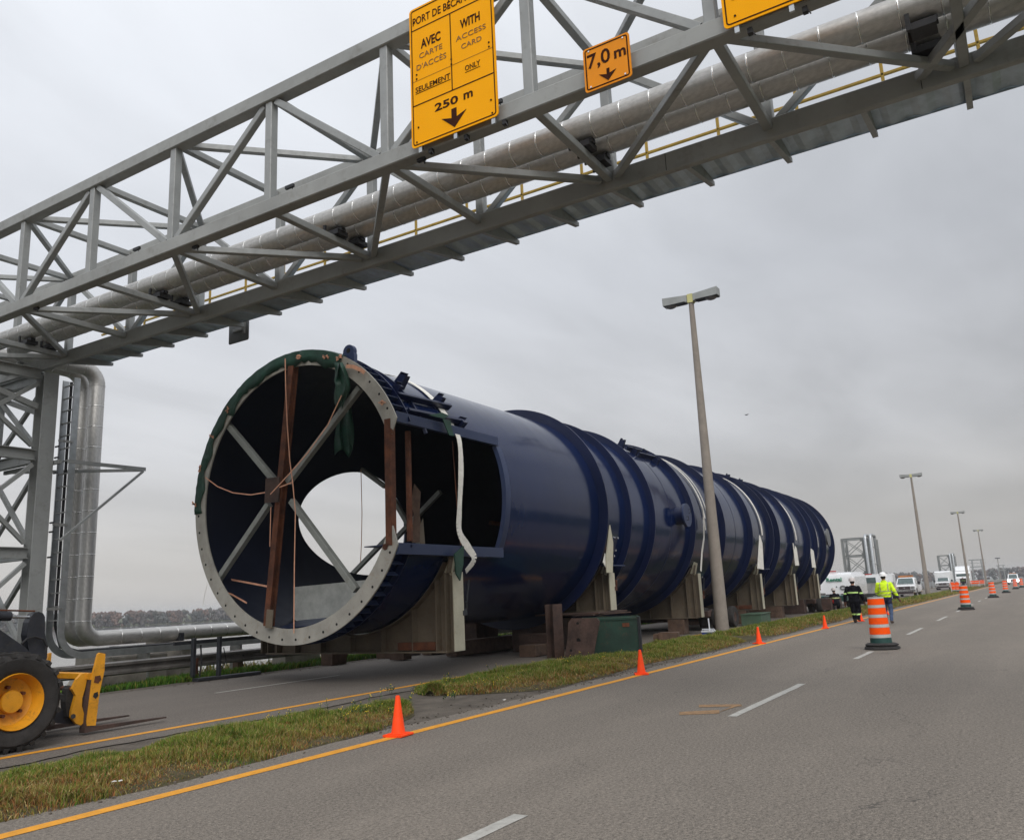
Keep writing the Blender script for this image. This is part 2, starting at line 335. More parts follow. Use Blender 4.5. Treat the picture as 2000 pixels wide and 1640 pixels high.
def thing(name, loc, label, cat, group=None, rz=0):
    o = bpy.data.objects.new(name, None); COL.objects.link(o); o.location = loc; o.rotation_euler.z = rz; o.empty_display_size = .2
    return tag(o, label, cat, group)
def kids(o): return [c for c in COL.objects if c.parent == o]
def copy_tree(o, parent=None):
    c = o.copy(); COL.objects.link(c); c.parent = parent
    for ch in kids(o): copy_tree(ch, c)
    return c
def text_obj(name, body, mat, parent, X, y_left, y_right, z0, z1, bold=0., thick=.004, face=-1):
    """flat lettering on a sign that faces -X; reads towards -Y"""
    cu = bpy.data.curves.new(name, 'FONT'); cu.body = body; cu.size = 1; cu.offset = bold; cu.extrude = .02; cu.resolution_u = 3
    t = bpy.data.objects.new('tmp', cu); COL.objects.link(t); dg = bpy.context.evaluated_depsgraph_get()
    me = bpy.data.meshes.new_from_object(t.evaluated_get(dg)); bpy.data.objects.remove(t)
    n = len(me.vertices); co = np.empty(n*3); me.vertices.foreach_get('co', co); co = co.reshape(-1, 3)
    mn = co.min(0); mx_ = co.max(0)
    base = 0.0 if not any(ch in body for ch in ',') else mn[1]
    sx = (y_left-y_right)/(mx_[0]-mn[0]); hz = mx_[1]-max(mn[1], -.03) if base == 0 else mx_[1]-mn[1]
    if any(ch in body for ch in 'ÉÈ'): hz = .73
    if any(ch in body for ch in ','): base = 0.0; hz = .73
    sz = (z1-z0)/hz
    nc = np.empty_like(co); nc[:, 0] = X+face*np.where(co[:, 2] > 0, thick, -.001); nc[:, 1] = y_left-(co[:, 0]-mn[0])*sx; nc[:, 2] = z0+(co[:, 1]-base)*sz
    me.vertices.foreach_set('co', nc.ravel()); me.materials.clear(); me.materials.append(M[mat]); me.name = name
    return link(name, me, parent)
# ================================================================== SETTING
# ground sheet: profile across the road, lofted along it
prof = [(-3000, -.03), (-60, -.03), (-8, -.03), (16.2, -.03), (16.6, .0), (17.4, -.02), (18.8, -.12), (20.5, -.35), (22.5, -1.3), (25, -2.9), (29, -4.4), (60, -6), (380, -8), (470, -5.), (478, -3.8), (520, -3.4), (900, 0), (3500, 2)]
xs = [-400, -60, -20]+[x*2. for x in range(-8, 60)]+[130, 150, 180, 220, 280, 350, 450, 560, 650]
mb = MB(); nP = len(prof)
for x in xs:
    for (y, z) in prof:
        wob = (math.sin(x*.21)*.5+math.sin(x*.057+1)*1.2) if 21 < y < 60 else 0
        mb.v.append((x, y+wob, z))
for i in range(len(xs)-1):
    for j in range(nP-1): mb.f.append((i*nP+j, (i+1)*nP+j, (i+1)*nP+j+1, i*nP+j+1)); mb.mi.append(0)
# beyond the bay the land closes the view
b0 = len(mb.v)
for x in (650, 4500):
    for (y, z) in prof: mb.v.append((x, y, max(z, -.03) if x > 650 else max(z, z)))
for j in range(nP-1): mb.f.append((b0+j, b0+nP+j, b0+nP+j+1, b0+j+1)); mb.mi.append(0)
tag(mb.build('ground', 'verge'), 'grassy ground running down from the road edge to the river', kind='structure')
mb = MB(); mb.add([(-500, 22, -4.0), (2500, 22, -4.0), (2500, 520, -4.0), (-500, 520, -4.0)], [(0, 1, 2, 3)])
tag(mb.build('river', 'water'), 'pale grey river behind the guard rail', kind='structure')
def strip(name, mat, y0, y1, x0, x1, z, wob=0., step=1.0, seed=0, parent=None):
    rr = random.Random(seed); mb = MB(); n = max(1, int((x1-x0)/step)); a = []; 
    for i in range(n+1):
        x = x0+(x1-x0)*i/n
        d0 = wob*(math.sin(x*1.3+seed)+.6*math.sin(x*3.7+seed*2)+rr.uniform(-.5, .5)); d1 = wob*(math.sin(x*1.1+seed+2)+.6*math.sin(x*4.3+seed)+rr.uniform(-.5, .5))
        mb.v += [(x, y0+d0, z), (x, y1+d1, z)]
    for i in range(n): mb.f.append((2*i, 2*i+2, 2*i+3, 2*i+1)); mb.mi.append(0)
    return mb.build(name, mat, parent)
road = tag(strip('road', 'asphalt', -5.2, 7.05, -30, 1500, 0.0, .03, .4, 3), 'near carriageway of worn brown grey asphalt', kind='structure')
road2 = tag(strip('far_road', 'asphalt_far', 9.72, 16.45, -30, 1500, 0.0, .07, .22, 5), 'far carriageway carrying the blue vessel', kind='structure')
sh = tag(strip('gravel_shoulder', 'gravel', 6.9, 9.9, -30, 160, -.012, 0, 2), 'gravel between the two carriageways', kind='structure')
sh3 = tag(strip('shoulder', 'gravel', 6.9, 9.9, 160, 1500, -.012, 0, 20), 'gravel strip further along the road', kind='structure')
sh2 = tag(strip('gravel_edge', 'gravel', 16.3, 16.75, -30, 300, .003, .04, .4, 9), 'gravel edge beside the guard rail verge', kind='structure')
# painted markings
def line(name, mat, y0, w_, segs, z, parent, jag=.006):
    for (a, b) in segs:
        n = max(1, int((b-a)/.25)) if b-a < 60 else int((b-a)/.6); mb = MB()
        for i in range(n+1):
            x = a+(b-a)*i/n
            mb.v += [(x, y0-w_/2+R_.uniform(-jag, jag), z), (x, y0+w_/2+R_.uniform(-jag, jag), z)]
        for i in range(n): mb.f.append((2*i, 2*i+2, 2*i+3, 2*i+1)); mb.mi.append(0)
        mb.build(name, mat, parent)
line('yellow_edge_line', 'yellow_line', 6.6, .15, [(-20, 160)], .004, road)
line('yellow_edge_line', 'yellow_line', 10.28, .145, [(-20, 250)], .004, road2)
line('lane_dash', 'white_line', 3.36, .115, [(3.0, 5.42), (10.35, 13.95), (18.6, 20.6), (26.9, 30.4), (35.6, 39.4), (44.5, 47.8), (53.5, 56.5), (62, 65), (71, 74)], .004, road)
line('lane_dash', 'white_line', 13.72, .10, [(11.2, 14.6), (22, 25), (31, 34)], .004, road2)
mb = MB()
for pts in ([(1327, 1396), (1327, 1390), (1405, 1386), (1405, 1393)], [(1365, 1381), (1365, 1376), (1445, 1375), (1450, 1379)], [(1398, 1393), (1412, 1388), (1450, 1376), (1438, 1376)]):
    mb.add([Vector((*atz(*p)[:2], .004+.001*(pts[0][0] > 1390))) for p in pts], [(0, 1, 2, 3)])
tag(mb.build('paint_mark', 'orange_mark', road), 'faint orange bracket sprayed on the asphalt')
# dark spots / small stones are things nobody counts
# median soil mound, two grassy islands
def island(name, x0, x1, ylo, yhi, seed, hgt=.09):
    rr = random.Random(seed); nx = int((x1-x0)/.3); ny = 12; mb = MB()
    for i in range(nx+1):
        x = x0+(x1-x0)*i/nx; t = min(1, (x-x0)/1.1, (x1-x)/1.1); t = max(0, t)**.5
        a = ylo(x); b = yhi(x); m = (a+b)/2; a = m+(a-m)*max(t, .08)+.05*math.sin(x*3.1+seed); b = m+(b-m)*max(t, .08)+.05*math.sin(x*2.3+seed)
        for j in range(ny+1):
            s_ = j/ny; mb.v.append((x, a+(b-a)*s_, -.006+hgt*math.sin(math.pi*s_)*t+(.02*rr.random() if 0 < j < ny else 0)))
    for i in range(nx):
        for j in range(ny): mb.f.append((i*(ny+1)+j, (i+1)*(ny+1)+j, (i+1)*(ny+1)+j+1, i*(ny+1)+j+1)); mb.mi.append(0)
    return tag(mb.build(name, 'soil', smooth=60), 'low soil strip under the median grass', kind='structure')
lo1 = lambda x: 7.06+.10*math.sin(x*.9)+(.15 if x > 8.5 else 0); hi1 = lambda x: 9.12+.12*math.sin(x*.7+1)-max(0, (x-8))*.28
lo2 = lambda x: 7.32+.10*math.sin(x*.8)+max(0, 12.4-x)*.45; hi2 = lambda x: 10.0+.08*math.sin(x*.6)
island('median_soil', -6, 9.9, lo1, hi1, 1); island('median_soil', 11.6, 60, lo2, hi2, 2); island('median_soil', 60, 150, lambda x: 7.0, lambda x: 9.9, 3)
island('median_soil', 150, 420, lambda x: 7.0, lambda x: 9.9, 4)
# ------------------------------------------------------------------ grass
def blades(name, area, n, hfun, colfun, seed, label, keep=None, wid=.007, lean=.45):
    rs = np.random.RandomState(seed); x0, x1 = area
    X = x0+(x1-x0)*rs.rand(n)**(1.0)
    return X, rs
def grass(name, pts, h, col, seed, label, wid=.008, lean=.5, cat=None):
    rs = np.random.RandomState(seed); n = len(pts); pts = np.asarray(pts); h = np.asarray(h); col = np.asarray(col)
    a = rs.rand(n)*2*np.pi; b = rs.rand(n)*2*np.pi; ln = lean*h*rs.rand(n)
    wv = np.stack([np.cos(a), np.sin(a), 0*a], 1)*(wid if np.isscalar(wid) else wid[:, None])
    lv = np.stack([np.cos(b)*ln, np.sin(b)*ln, 0*a], 1)
    up = np.stack([0*a, 0*a, h], 1)
    p0 = pts-wv; p1 = pts+wv; m0 = pts+lv*.35+up*.55-wv*.7; m1 = pts+lv*.35+up*.55+wv*.7; tp = pts+lv+up*(1-.25*(ln/h)[:, None])
    V = np.stack([p0, p1, m1, m0, tp], 1).reshape(-1, 3)
    me = bpy.data.meshes.new(name); me.vertices.add(5*n); me.vertices.foreach_set('co', V.ravel())
    base = np.arange(n)*5; q = np.stack([base, base+1, base+2, base+3], 1); t = np.stack([base+3, base+2, base+4], 1)
    loops = np.concatenate([q, t], 1).ravel(); me.loops.add(7*n); me.loops.foreach_set('vertex_index', loops)
    st = np.stack([np.arange(n)*7, np.arange(n)*7+4], 1).ravel(); me.polygons.add(2*n); me.polygons.foreach_set('loop_start', st)
    me.update(calc_edges=True)
    ca = me.color_attributes.new('tint', 'FLOAT_COLOR', 'POINT'); c4 = np.ones((n, 5, 4)); c4[:, :, :3] = col[:, None, :]*np.array([.75, .75, 1, 1, 1.25])[None, :, None]
    ca.data.foreach_set('color', c4.ravel()); me.materials.append(M['blade'])
    return tag(link(name, me), label, cat, kind='stuff')
def vnoise(x, y, s, seed):
    # cheap smooth value noise
    rs = np.random.RandomState(seed); T = rs.rand(64, 64); u = x/s; v = y/s; i = np.floor(u).astype(int); j = np.floor(v).astype(int); fu = u-i; fv = v-j
    fu = fu*fu*(3-2*fu); fv = fv*fv*(3-2*fv)
    g = lambda a, b: T[a % 64, b % 64]
    return (g(i, j)*(1-fu)+g(i+1, j)*fu)*(1-fv)+(g(i, j+1)*(1-fu)+g(i+1, j+1)*fu)*fv
def pal(t, kind):
    C = {'green': (.105, .155, .018), 'lush': (.055, .145, .014), 'olive': (.175, .16, .032), 'straw': (.33, .26, .11), 'rust': (.26, .115, .042), 'dull': (.085, .075, .03)}
    return np.array(C[kind])
def median_grass(name, x0, x1, lo, hi, n, seed, label, hmul=1., wid=.006):
    rs = np.random.RandomState(seed)
    X = x0+(x1-x0)*rs.rand(n); a = np.array([lo(x) for x in X]); b = np.array([hi(x) for x in X]); s = rs.rand(n)
    Y = a+(b-a)*s; e1 = np.clip((X-x0)/1.2, 0, 1)**.5; e2 = np.clip((x1-X)/1.2, 0, 1)**.5; e = np.minimum(e1, e2); Y = (a+b)/2+(Y-(a+b)/2)*np.maximum(e, .1)
    nz = vnoise(X, Y, .55, seed+1); n2 = vnoise(X, Y, .16, seed+2); n3 = vnoise(X, Y, 1.9, seed+3)
    dens = np.clip(.35+.9*np.minimum(s*5, 1)*np.minimum((1-s)*7, 1), 0, 1)*(.45+.9*n2)
    k = rs.rand(n) < dens; X, Y, s, nz, n2, n3 = [q[k] for q in (X, Y, s, nz, n2, n3)]; m = len(X)
    H = (.022+.075*n2*nz*2+.035*rs.rand(m))*hmul*np.clip(.6+2.2*np.minimum(s, 1-s), .6, 1.25)
    Z = -.01+.085*np.sin(np.pi*np.clip(s, 0, 1))
    # drier and redder towards the near edge, green in the middle and far part
    gz = np.clip(1.9*s+.06+1.2*(nz-.5)+.7*(n3-.5), 0, 1)[:, None]; r = rs.rand(m, 1)
    dry = np.where(r < .38, pal(0, 'rust'), np.where(r < .62, pal(0, 'straw'), pal(0, 'olive')))
    grn = np.where(r < .35, pal(0, 'green'), np.where(r < .50, pal(0, 'lush'), np.where(r < .86, pal(0, 'olive'), pal(0, 'straw'))))
    pick = rs.rand(m, 1) < gz; C = np.where(pick, grn, dry)*(.65+.7*rs.rand(m, 1))
    return grass(name, np.stack([X, Y, Z], 1), H, C, seed+9, label, wid*(.6+.8*rs.rand(m)), 1.0)
median_grass('grass', 1.5, 9.9, lo1, hi1, 105000, 11, 'rust and green grass on the near median strip', 1.0, .0042)
median_grass('grass', 11.6, 26, lo2, hi2, 120000, 21, 'weedy green grass on the median beside the timbers', 1.15, .0055)
median_grass('grass', 26, 62, lo2, hi2, 60000, 31, 'brown green grass around the first lamp post', 1.25, .011)
median_grass('grass', 60, 150, lambda x: 7.0, lambda x: 9.9, 36000, 41, 'distant grass strip between the carriageways', 1.6, .025)
def patch(name, x0, x1, y0, y1, zf, n, seed, label, kinds, hm=.12, wid=.009, wob=.1):
    rs = np.random.RandomState(seed); X = x0+(x1-x0)*rs.rand(n); Y = y0+(y1-y0)*rs.rand(n); n2 = vnoise(X, Y, .3, seed); nz = vnoise(X, Y, 1.2, seed+1)
    edge = y0+wob*(vnoise(X, X*0, .5, seed+5)-.3)*2; k = (rs.rand(n) < .35+.9*n2) & (Y > edge); X, Y, n2, nz = X[k], Y[k], n2[k], nz[k]; m = len(X)
    Z = np.array([zf(y) for y in Y]); H = hm*(.4+1.2*n2*nz*2*.5+.5*rs.rand(m)); r = rs.rand(m); C = np.zeros((m, 3)); acc = 0
    for kn, p in kinds: C[(r >= acc) & (r < acc+p)] = pal(0, kn); acc += p
    C *= (.6+.8*rs.rand(m, 1))*(.7+.6*nz[:, None])
    return grass(name, np.stack([X, Y, Z], 1), H, C, seed+3, label, wid*(.6+.8*rs.rand(m)), 1.0)
def vz(y):
    for (a, za), (b, zb) in zip(prof[:-1], prof[1:]):
        if a <= y <= b: return za+(zb-za)*(y-a)/(b-a)
    return 0
patch('grass', 4, 26, 16.62, 19.2, vz, 60000, 51, 'lush green grass under the left guard rail', [('lush', .62), ('green', .28), ('olive', .1)], .16, .012)
patch('grass', 26, 120, 16.7, 19.5, vz, 40000, 52, 'green verge behind the vessel', [('lush', .4), ('green', .3), ('olive', .3)], .3, .03)
patch('reeds', 6, 60, 19.4, 23.5, vz, 26000, 53, 'tan and green reeds on the river bank', [('straw', .45), ('olive', .35), ('green', .2)], .42, .02)
# weeds with yellow flowers on the median
def weeds(seed, spots, label):
    rs = random.Random(seed); mb = MB(); mf = MB()
    for (x, y, hh, nst) in spots:
        for k in range(nst):
            bx, by = x+rs.uniform(-.12, .12), y+rs.uniform(-.12, .12); h = hh*rs.uniform(.6, 1.1); lx, ly = rs.uniform(-.08, .08), rs.uniform(-.08, .08)
            mb.m = 0; mb.tube([(bx, by, 0.02), (bx+lx*.4, by+ly*.4, h*.5), (bx+lx, by+ly, h)], .003, 3)
            for q in range(7):
                t = rs.uniform(.1, .8); a = rs.uniform(0, 6.28); p = Vector((bx+lx*t, by+ly*t, .02+h*t)); d = Vector((math.cos(a), math.sin(a), .5))*rs.uniform(.04, .09)*(1.2-t); sdv = Vector((-math.sin(a), math.cos(a), 0))*.012
                mb.add([p, p+d*.5+sdv, p+d, p+d*.5-sdv], [(0, 1, 2, 3)])
            mb.m = 1
            for q in range(rs.randint(1, 4)):
                p = Vector((bx+lx+rs.uniform(-.03, .03), by+ly+rs.uniform(-.03, .03), h+rs.uniform(-.04, .02))); mb.ball(p, .0065, 5, 3)
    return mb
M['weed'] = paint('weed_green', (.04, .085, .02), .8, 0, .3, 9); M['petal'] = paint('yellow_petals', (.75, .55, .03), .7, 0, .1, 9)
sp = [(9.3+R_.uniform(-1.2, .5), 8.3+R_.uniform(-.6, .6), R_.uniform(.12, .34), 2) for _ in range(16)]+[(11.0+R_.uniform(-.4, .4), 8.5+R_.uniform(-.5, .3), .12, 2) for _ in range(4)]
tag(weeds(5, sp, '').build('wildflowers', ['weed', 'petal']), 'yellow flowering weeds at the end of the near median strip', kind='stuff')
sp = [(R_.uniform(11.6, 20), R_.uniform(7.9, 9.9), R_.uniform(.08, .22), 2) for _ in range(75)]
tag(weeds(6, sp, '').build('wildflowers', ['weed', 'petal']), 'yellow dotted weeds on the median before the dumpster', kind='stuff')
# ------------------------------------------------------------------ far woods
def woods():
    rs = np.random.RandomState(4); V = []; F = []; Cc = []
    t_ = (1+5**.5)/2; bm = bmesh.new(); bmesh.ops.create_icosphere(bm, subdivisions=1, radius=1); iv = np.array([v.co[:] for v in bm.verts]); fi = np.array([[v.index for v in f.verts] for f in bm.faces]); bm.free()
    pl = [(-60, 470), (120, 476), (420, 480), (700, 485), (840, 330), (800, 60), (790, -60)]
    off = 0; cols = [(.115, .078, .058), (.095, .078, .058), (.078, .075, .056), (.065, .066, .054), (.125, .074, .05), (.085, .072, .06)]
    for (ax, ay), (bx, by) in zip(pl[:-1], pl[1:]):
        L = math.hypot(bx-ax, by-ay); n = int(L/1.9)
        for i in range(n):
            u = (i+rs.rand())/n; row = rs.randint(0, 4)
            x = ax+(bx-ax)*u; y = ay+(by-ay)*u; nx, ny = -(by-ay)/L, (bx-ax)/L; x += nx*row*5; y += ny*row*5
            base = -3.6 if ay > 400 and by > 400 else 0.0
            scale = 1. if base < -1 else 1.0
            h = (7.6 if base < -1 else 7.8)*(.72+.35*vnoise(np.array([x+y]), np.array([0.]), 26, 3)[0]+.22*rs.rand())+row*.5
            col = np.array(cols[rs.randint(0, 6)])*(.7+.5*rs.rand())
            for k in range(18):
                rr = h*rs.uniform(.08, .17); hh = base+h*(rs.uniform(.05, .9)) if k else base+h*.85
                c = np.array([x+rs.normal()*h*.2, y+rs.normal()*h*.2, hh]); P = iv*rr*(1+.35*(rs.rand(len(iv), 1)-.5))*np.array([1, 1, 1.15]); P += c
                V.append(P); F.append(fi+off); off += len(iv); Cc.append(np.repeat((col*np.array([1.15, 1.25, 1.45])*(.92+.16*rs.rand()))[None], len(iv), 0))  # lighter blue-grey haze tint multiplied into the crown colours
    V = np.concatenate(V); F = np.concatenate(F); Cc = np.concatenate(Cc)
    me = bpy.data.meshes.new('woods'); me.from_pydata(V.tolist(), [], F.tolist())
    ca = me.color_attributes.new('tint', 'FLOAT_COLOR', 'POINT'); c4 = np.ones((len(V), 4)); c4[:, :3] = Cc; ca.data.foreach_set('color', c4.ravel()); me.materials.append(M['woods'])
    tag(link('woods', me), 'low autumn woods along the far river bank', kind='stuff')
woods()
# ================================================================== PIPE BRIDGE
X1, X2 = 7.9, 10.17; ZB, ZT = 7.27, 9.10; Y0, PT = 15.49, 2.238
nodeY = lambda k: Y0-PT*k
T = lambda k: Vector((X1, nodeY(k), ZT)); B = lambda k: Vector((X1, nodeY(k), ZB)); D = lambda k: Vector((X2, nodeY(k), ZT)); C_ = lambda k: Vector((X2, nodeY(k), ZB))
br = thing('pipe_bridge', (X1, nodeY(-2), 0), 'long grey lattice truss bridge crossing above the road and carrying two pipes', 'pipe bridge')
def part(name, mb, mat, parent, smooth=None): 
    o = mb.build(name, mat, None, smooth); o.parent = parent; o.matrix_parent_inverse = Matrix.Translation(-Vector(parent.location)) if not parent.rotation_euler.z else (Matrix.Translation(parent.location) @ Matrix.Rotation(parent.rotation_euler.z, 4, 'Z')).inverted(); return o
KA, KB = -3, 9
yA, yB = nodeY(KA)+.3, nodeY(KB)-.3
for x, z, w_, h in ((X1, ZT, .20, .22), (X1, ZB, .20, .22), (X2, ZT, .20, .22), (X2-.06, ZB-.04, .10, .29)):
    part('chord', MB().beam((x, yA, z), (x, yB, z), w_, h, ch=.014), 'chord', br)
def mem(name, a, b, w_, h, ra=.11, rb=.11, up=(0, 0, 1), mat='truss'):
    a = Vector(a); b = Vector(b); d = (b-a).normalized()
    part(name, MB().beam(a+d*ra, b-d*rb, w_, h, up, ch=.009), mat, br)
for k in range(KA, KB+1):
    mem('vertical_post', B(k), T(k), .135, .135, up=(1, 0, 0)); mem('vertical_post', C_(k), D(k), .135, .135, up=(1, 0, 0))
    mem('cross_strut', B(k), C_(k), .11, .11); mem('cross_strut', T(k), D(k), .11, .11)
for k in range(KA, KB):
    # Warren diagonals on both faces (odd top nodes to even bottom nodes)
    a, b = (k, k+1) if (k % 2) else (k+1, k)
    mem('diagonal', T(a)+Vector((0, 0, -.02)), B(b)+Vector((0, 0, .02)), .105, .105, .16, .16, up=(1, 0, 0)); mem('diagonal', D(a), C_(b), .105, .105, .16, .16, up=(1, 0, 0))
    e, o_ = (k, k+1) if (k % 2 == 0) else (k+1, k)
    for P, Q in ((B, C_), (T, D)): mem('plan_brace', P(e)-Vector((0, 0, .01)), Q(o_)-Vector((0, 0, .01)), .10, .10, .18, .18)
mem('cross_strut', (X1, -1.05, ZB), (X2, .35, ZB), .11, .11)
# walkway cantilevered behind the rear chord
nb = 0; y = nodeY(7)+PT/2*0-.0; yy = []
k = -4
while True:
    yk = nodeY(7)+PT/2*k if False else nodeY(-1)-PT/2*nb
    if yk < nodeY(KB): break
    yy.append(yk); nb += 1
for yk in yy:
    part('walkway_bracket', MB().prism([(X2-.008, yk-.035, ZB-.17), (X2-.008, yk-.035, ZB+.085), (11.25, yk-.035, ZB+.085), (11.25, yk-.035, ZB+.02)], (0, .07, 0)), 'truss', br)
mb = MB(); ya, yb = yy[0]+.3, yy[-1]-.3; n = int((ya-yb)/.09); vs = []; fs = []
for i in range(n+1):
    yq = ya-(ya-yb)*i/n; zq = ZB+.095+(.024 if (i//2) % 2 else 0.0); vs += [(X2-.006, yq, zq), (11.17, yq, zq), (11.17, yq, zq+.006), (X2-.006, yq, zq+.006)]
for i in range(n):
    a = 4*i; fs += [(a, a+4, a+5, a+1), (a+3, a+2, a+6, a+7), (a+1, a+5, a+6, a+2)]
mb.add(vs, fs); part('walkway_deck', mb, 'deck', br)
part('toe_plate', MB().box((11.18, (ya+yb)/2, ZB+.14), (.012, ya-yb, .11)), 'deck', br)
for z in (8.12, 8.52): part('handrail', MB().beam((11.13, ya, z-.04), (11.13, yb, z-.04), .042, .042, ch=.008), 'yellow_rail', br)
for yk in yy: 
    part('rail_post', MB().beam((11.13, yk-.2, ZB+.13), (11.13, yk-.2, 8.46), .042, .042, ch=.008), 'yellow_rail', br)
# pipe shoes on the odd struts and small clamps
for k in (-1, 1, 3, 5, 7):
    for xx in (9.3, 9.77):
        yk = nodeY(k) if k != 7 else .15
        mb = MB().box((xx, yk, ZB+.105), (.24, .26, .08)).box((xx, yk, ZB+.165), (.10, .30, .06)).box((xx+.13, yk+.14, ZB+.16), (.03, .05, .2)).box((xx-.13, yk+.14, ZB+.16), (.03, .05, .2))
        part('pipe_shoe', mb, 'black', br)
for k in (0, 2, 4): 
    mb = MB().box((X2-.3, nodeY(k)-.55, ZT-.10), (.05, .20, .06)).cyl((X2-.3, nodeY(k)-.62, ZT-.12), (X2-.3, nodeY(k)-.62, ZT-.48), .008, seg=6); part('hanger_clamp', mb, 'black', br)
    part('bolt_clamp', MB().box((X1+.02, nodeY(k)-.55, ZB-.135), (.05, .12, .035)).cyl((X1+.02, nodeY(k)-.6, ZB-.10), (X1+.02, nodeY(k)-.6, ZB-.20), .012, seg=6), 'black', br)
# splices in the rear chord
for yv in (3.45, .28): part('splice_seam', MB().box((X2-.1125, yv, ZB-.04), (.004, .008, .25)), 'black', br)
# ------------------------------------------------------------------ support tower
def tower(loc, Yc, name, label, H=7.0, wx=2.27, wy=2.23, levels=(.75, 2.95, 5.1, 6.95), brk=True, group=None, sx=None):
    t = thing(name, loc, label, 'pipe tower', group); x0 = loc[0]-wx/2; x1 = loc[0]+wx/2; y0 = Yc; y1 = Yc+wy
    def P(n_, mb): part(n_, mb, 'truss', t)
    for (x, y) in ((x0, y0), (x1, y0), (x0, y1), (x1, y1)):
        P('column', MB().ibeam((x, y, 0), (x, y, H), .33, .34, .03, up=(0, 1, 0))); P('base_plate', MB().box((x, y, .012), (.5, .5, .03)))
    for z in levels:
        for (a, b) in (((x0, y0), (x1, y0)), ((x0, y1), (x1, y1)), ((x0, y0), (x0, y1)), ((x1, y0), (x1, y1))):
            a3 = Vector((*a, z)); b3 = Vector((*b, z)); d = (b3-a3).normalized()*.17; P('tie_beam', MB().ibeam(a3+d, b3-d, .16, .24, .018))
    for z0, z1 in zip(levels[:-1], levels[1:]):
        for (a, b) in (((x0, y0), (x1, y0)), ((x0, y1), (x1, y1)), ((x0, y0), (x0, y1)), ((x1, y0), (x1, y1))):
            a = Vector(a); b = Vector(b); nrm = Vector((0, 1, 0)) if a.y == b.y else Vector((1, 0, 0)); d = (b-a).normalized()*.22
            q1 = Vector((*(a+d), z0+.22)); q2 = Vector((*(b-d), z1-.22)); q3 = Vector((*(b-d), z0+.22)); q4 = Vector((*(a+d), z1-.22))
            P('cross_brace', MB().beam(q1-nrm*.03, q2-nrm*.03, .085, .085, nrm)); P('cross_brace', MB().beam(q3+nrm*.058, q4+nrm*.058, .085, .085, nrm))
            for q in (q1, q4): P('gusset_plate', MB().box(q+nrm*.012, (.36, .012, .34) if nrm.y else (.012, .36, .34)))
    return t
tw = tower(((X1+X2)/2, 18.47, 0), 18.47, 'support_tower', 'grey braced steel tower carrying the left end of the pipe bridge')
P = lambda n_, mb, m='truss': part(n_, mb, m, tw)
P('cap_beam', MB().ibeam((X1-.5, 18.47, 6.99+.12), (X2+.45, 18.47, 7.11), .2, .24, .02)) if False else None
P('cap_beam', MB().ibeam((X1+.19, 19.6, 6.62), (X2-.19, 19.6, 6.62), .2, .3, .02))
P('knee_brace', MB().beam((X2, 18.66, 6.1), (X2, 20.5, 6.75), .12, .12)); P('knee_brace', MB().beam((X2-.2, 18.47, 6.2), (X1+.2, 18.47, 6.7), .12, .12))
P('bracket_arm', MB().beam((10.48, 17.98, 4.96), (12.42, 17.98, 4.985), .03, .085)); P('bracket_arm', MB().beam((10.5, 20.5, 5.0), (12.40, 18.03, 4.97), .05, .07))
P('bracket_brace', MB().beam((10.42, 17.98, 3.2), (12.36, 17.98, 4.93), .05, .05)); P('bracket_arm', MB().beam((10.38, 18.1, 4.96), (10.38, 20.4, 4.96), .06, .09))
for z in (4.7, 5.3, 2.85, 3.4, 5.05, 3.6): P('bolt_stub', MB().cyl((X2+.16, 18.25, z), (X2+.16, 18.12, z), .02, seg=6), 'black')
# ------------------------------------------------------------------ insulated pipes built from jacket sections
def unit_section():
    mb = MB(); mb.lathe([(.985, 0), (1.0, .02), (1.0, .98), (1.012, 1.0)], 28, axis='z'); me_o = mb.build('jacket_section', 'jacket', smooth=40); me = me_o.data; bpy.data.objects.remove(me_o)
    mb = MB(); mb.lathe([(1.002, -.5), (1.022, -.3), (1.022, .3), (1.002, .5)], 28, axis='z'); o = mb.build('jacket_band', 'band', smooth=40); mb2 = o.data; bpy.data.objects.remove(o)
    return me, mb2
SEC, BAND = unit_section()
def add_sec(parent, a, b, r, lid=True, band=True):
    a = Vector(a); b = Vector(b); d = b-a; L_ = d.length; q = d.to_track_quat('Z', 'Y')
    o = bpy.data.objects.new('jacket_section', SEC); COL.objects.link(o); o.parent = parent; o.location = a-Vector(parent.location); o.rotation_mode = 'QUATERNION'; o.rotation_quaternion = q; o.scale = (r, r, L_)
    if band:
        c = bpy.data.objects.new('jacket_band', BAND); COL.objects.link(c); c.parent = o
        c.location = (0, 0, 1); c.scale = (1, 1, .02/L_)
def elbow(parent, c, r, R, a0, d0, d1, n=9):
    """mitred elbow: centre c, from direction vectors d0 (start radius) to d1"""
    pts = []
    for i in range(n+1):
        t = math.pi/2*i/n; pts.append(Vector(c)+d0*R*math.cos(t)+d1*R*math.sin(t))
    mb = MB(); nrm = d0.cross(d1); seg = 28
    for i in range(n):
        for s_ in (0, 1):
            pass
    vs = []; fs = []
    for i in range(2*n):
        t = math.pi/2*((i+1)//2)/n; rad = d0*math.cos(t)+d1*math.sin(t); cc = Vector(c)+rad*R; q = r*(1.0 if i % 2 == 0 else 1.03)
        for k in range(seg):
            u = 2*math.pi*k/seg; vs.append(cc+rad*math.cos(u)*q+nrm*math.sin(u)*q)
    for i in range(2*n-1):
        for k in range(seg): fs.append((i*seg+k, i*seg+(k+1) % seg, (i+1)*seg+(k+1) % seg, (i+1)*seg+k))
    mb.add(vs, fs); part('pipe_elbow', mb, 'jacket', parent, 35)
vX, vY, vZ = Vector((1, 0, 0)), Vector((0, 1, 0)), Vector((0, 0, 1))
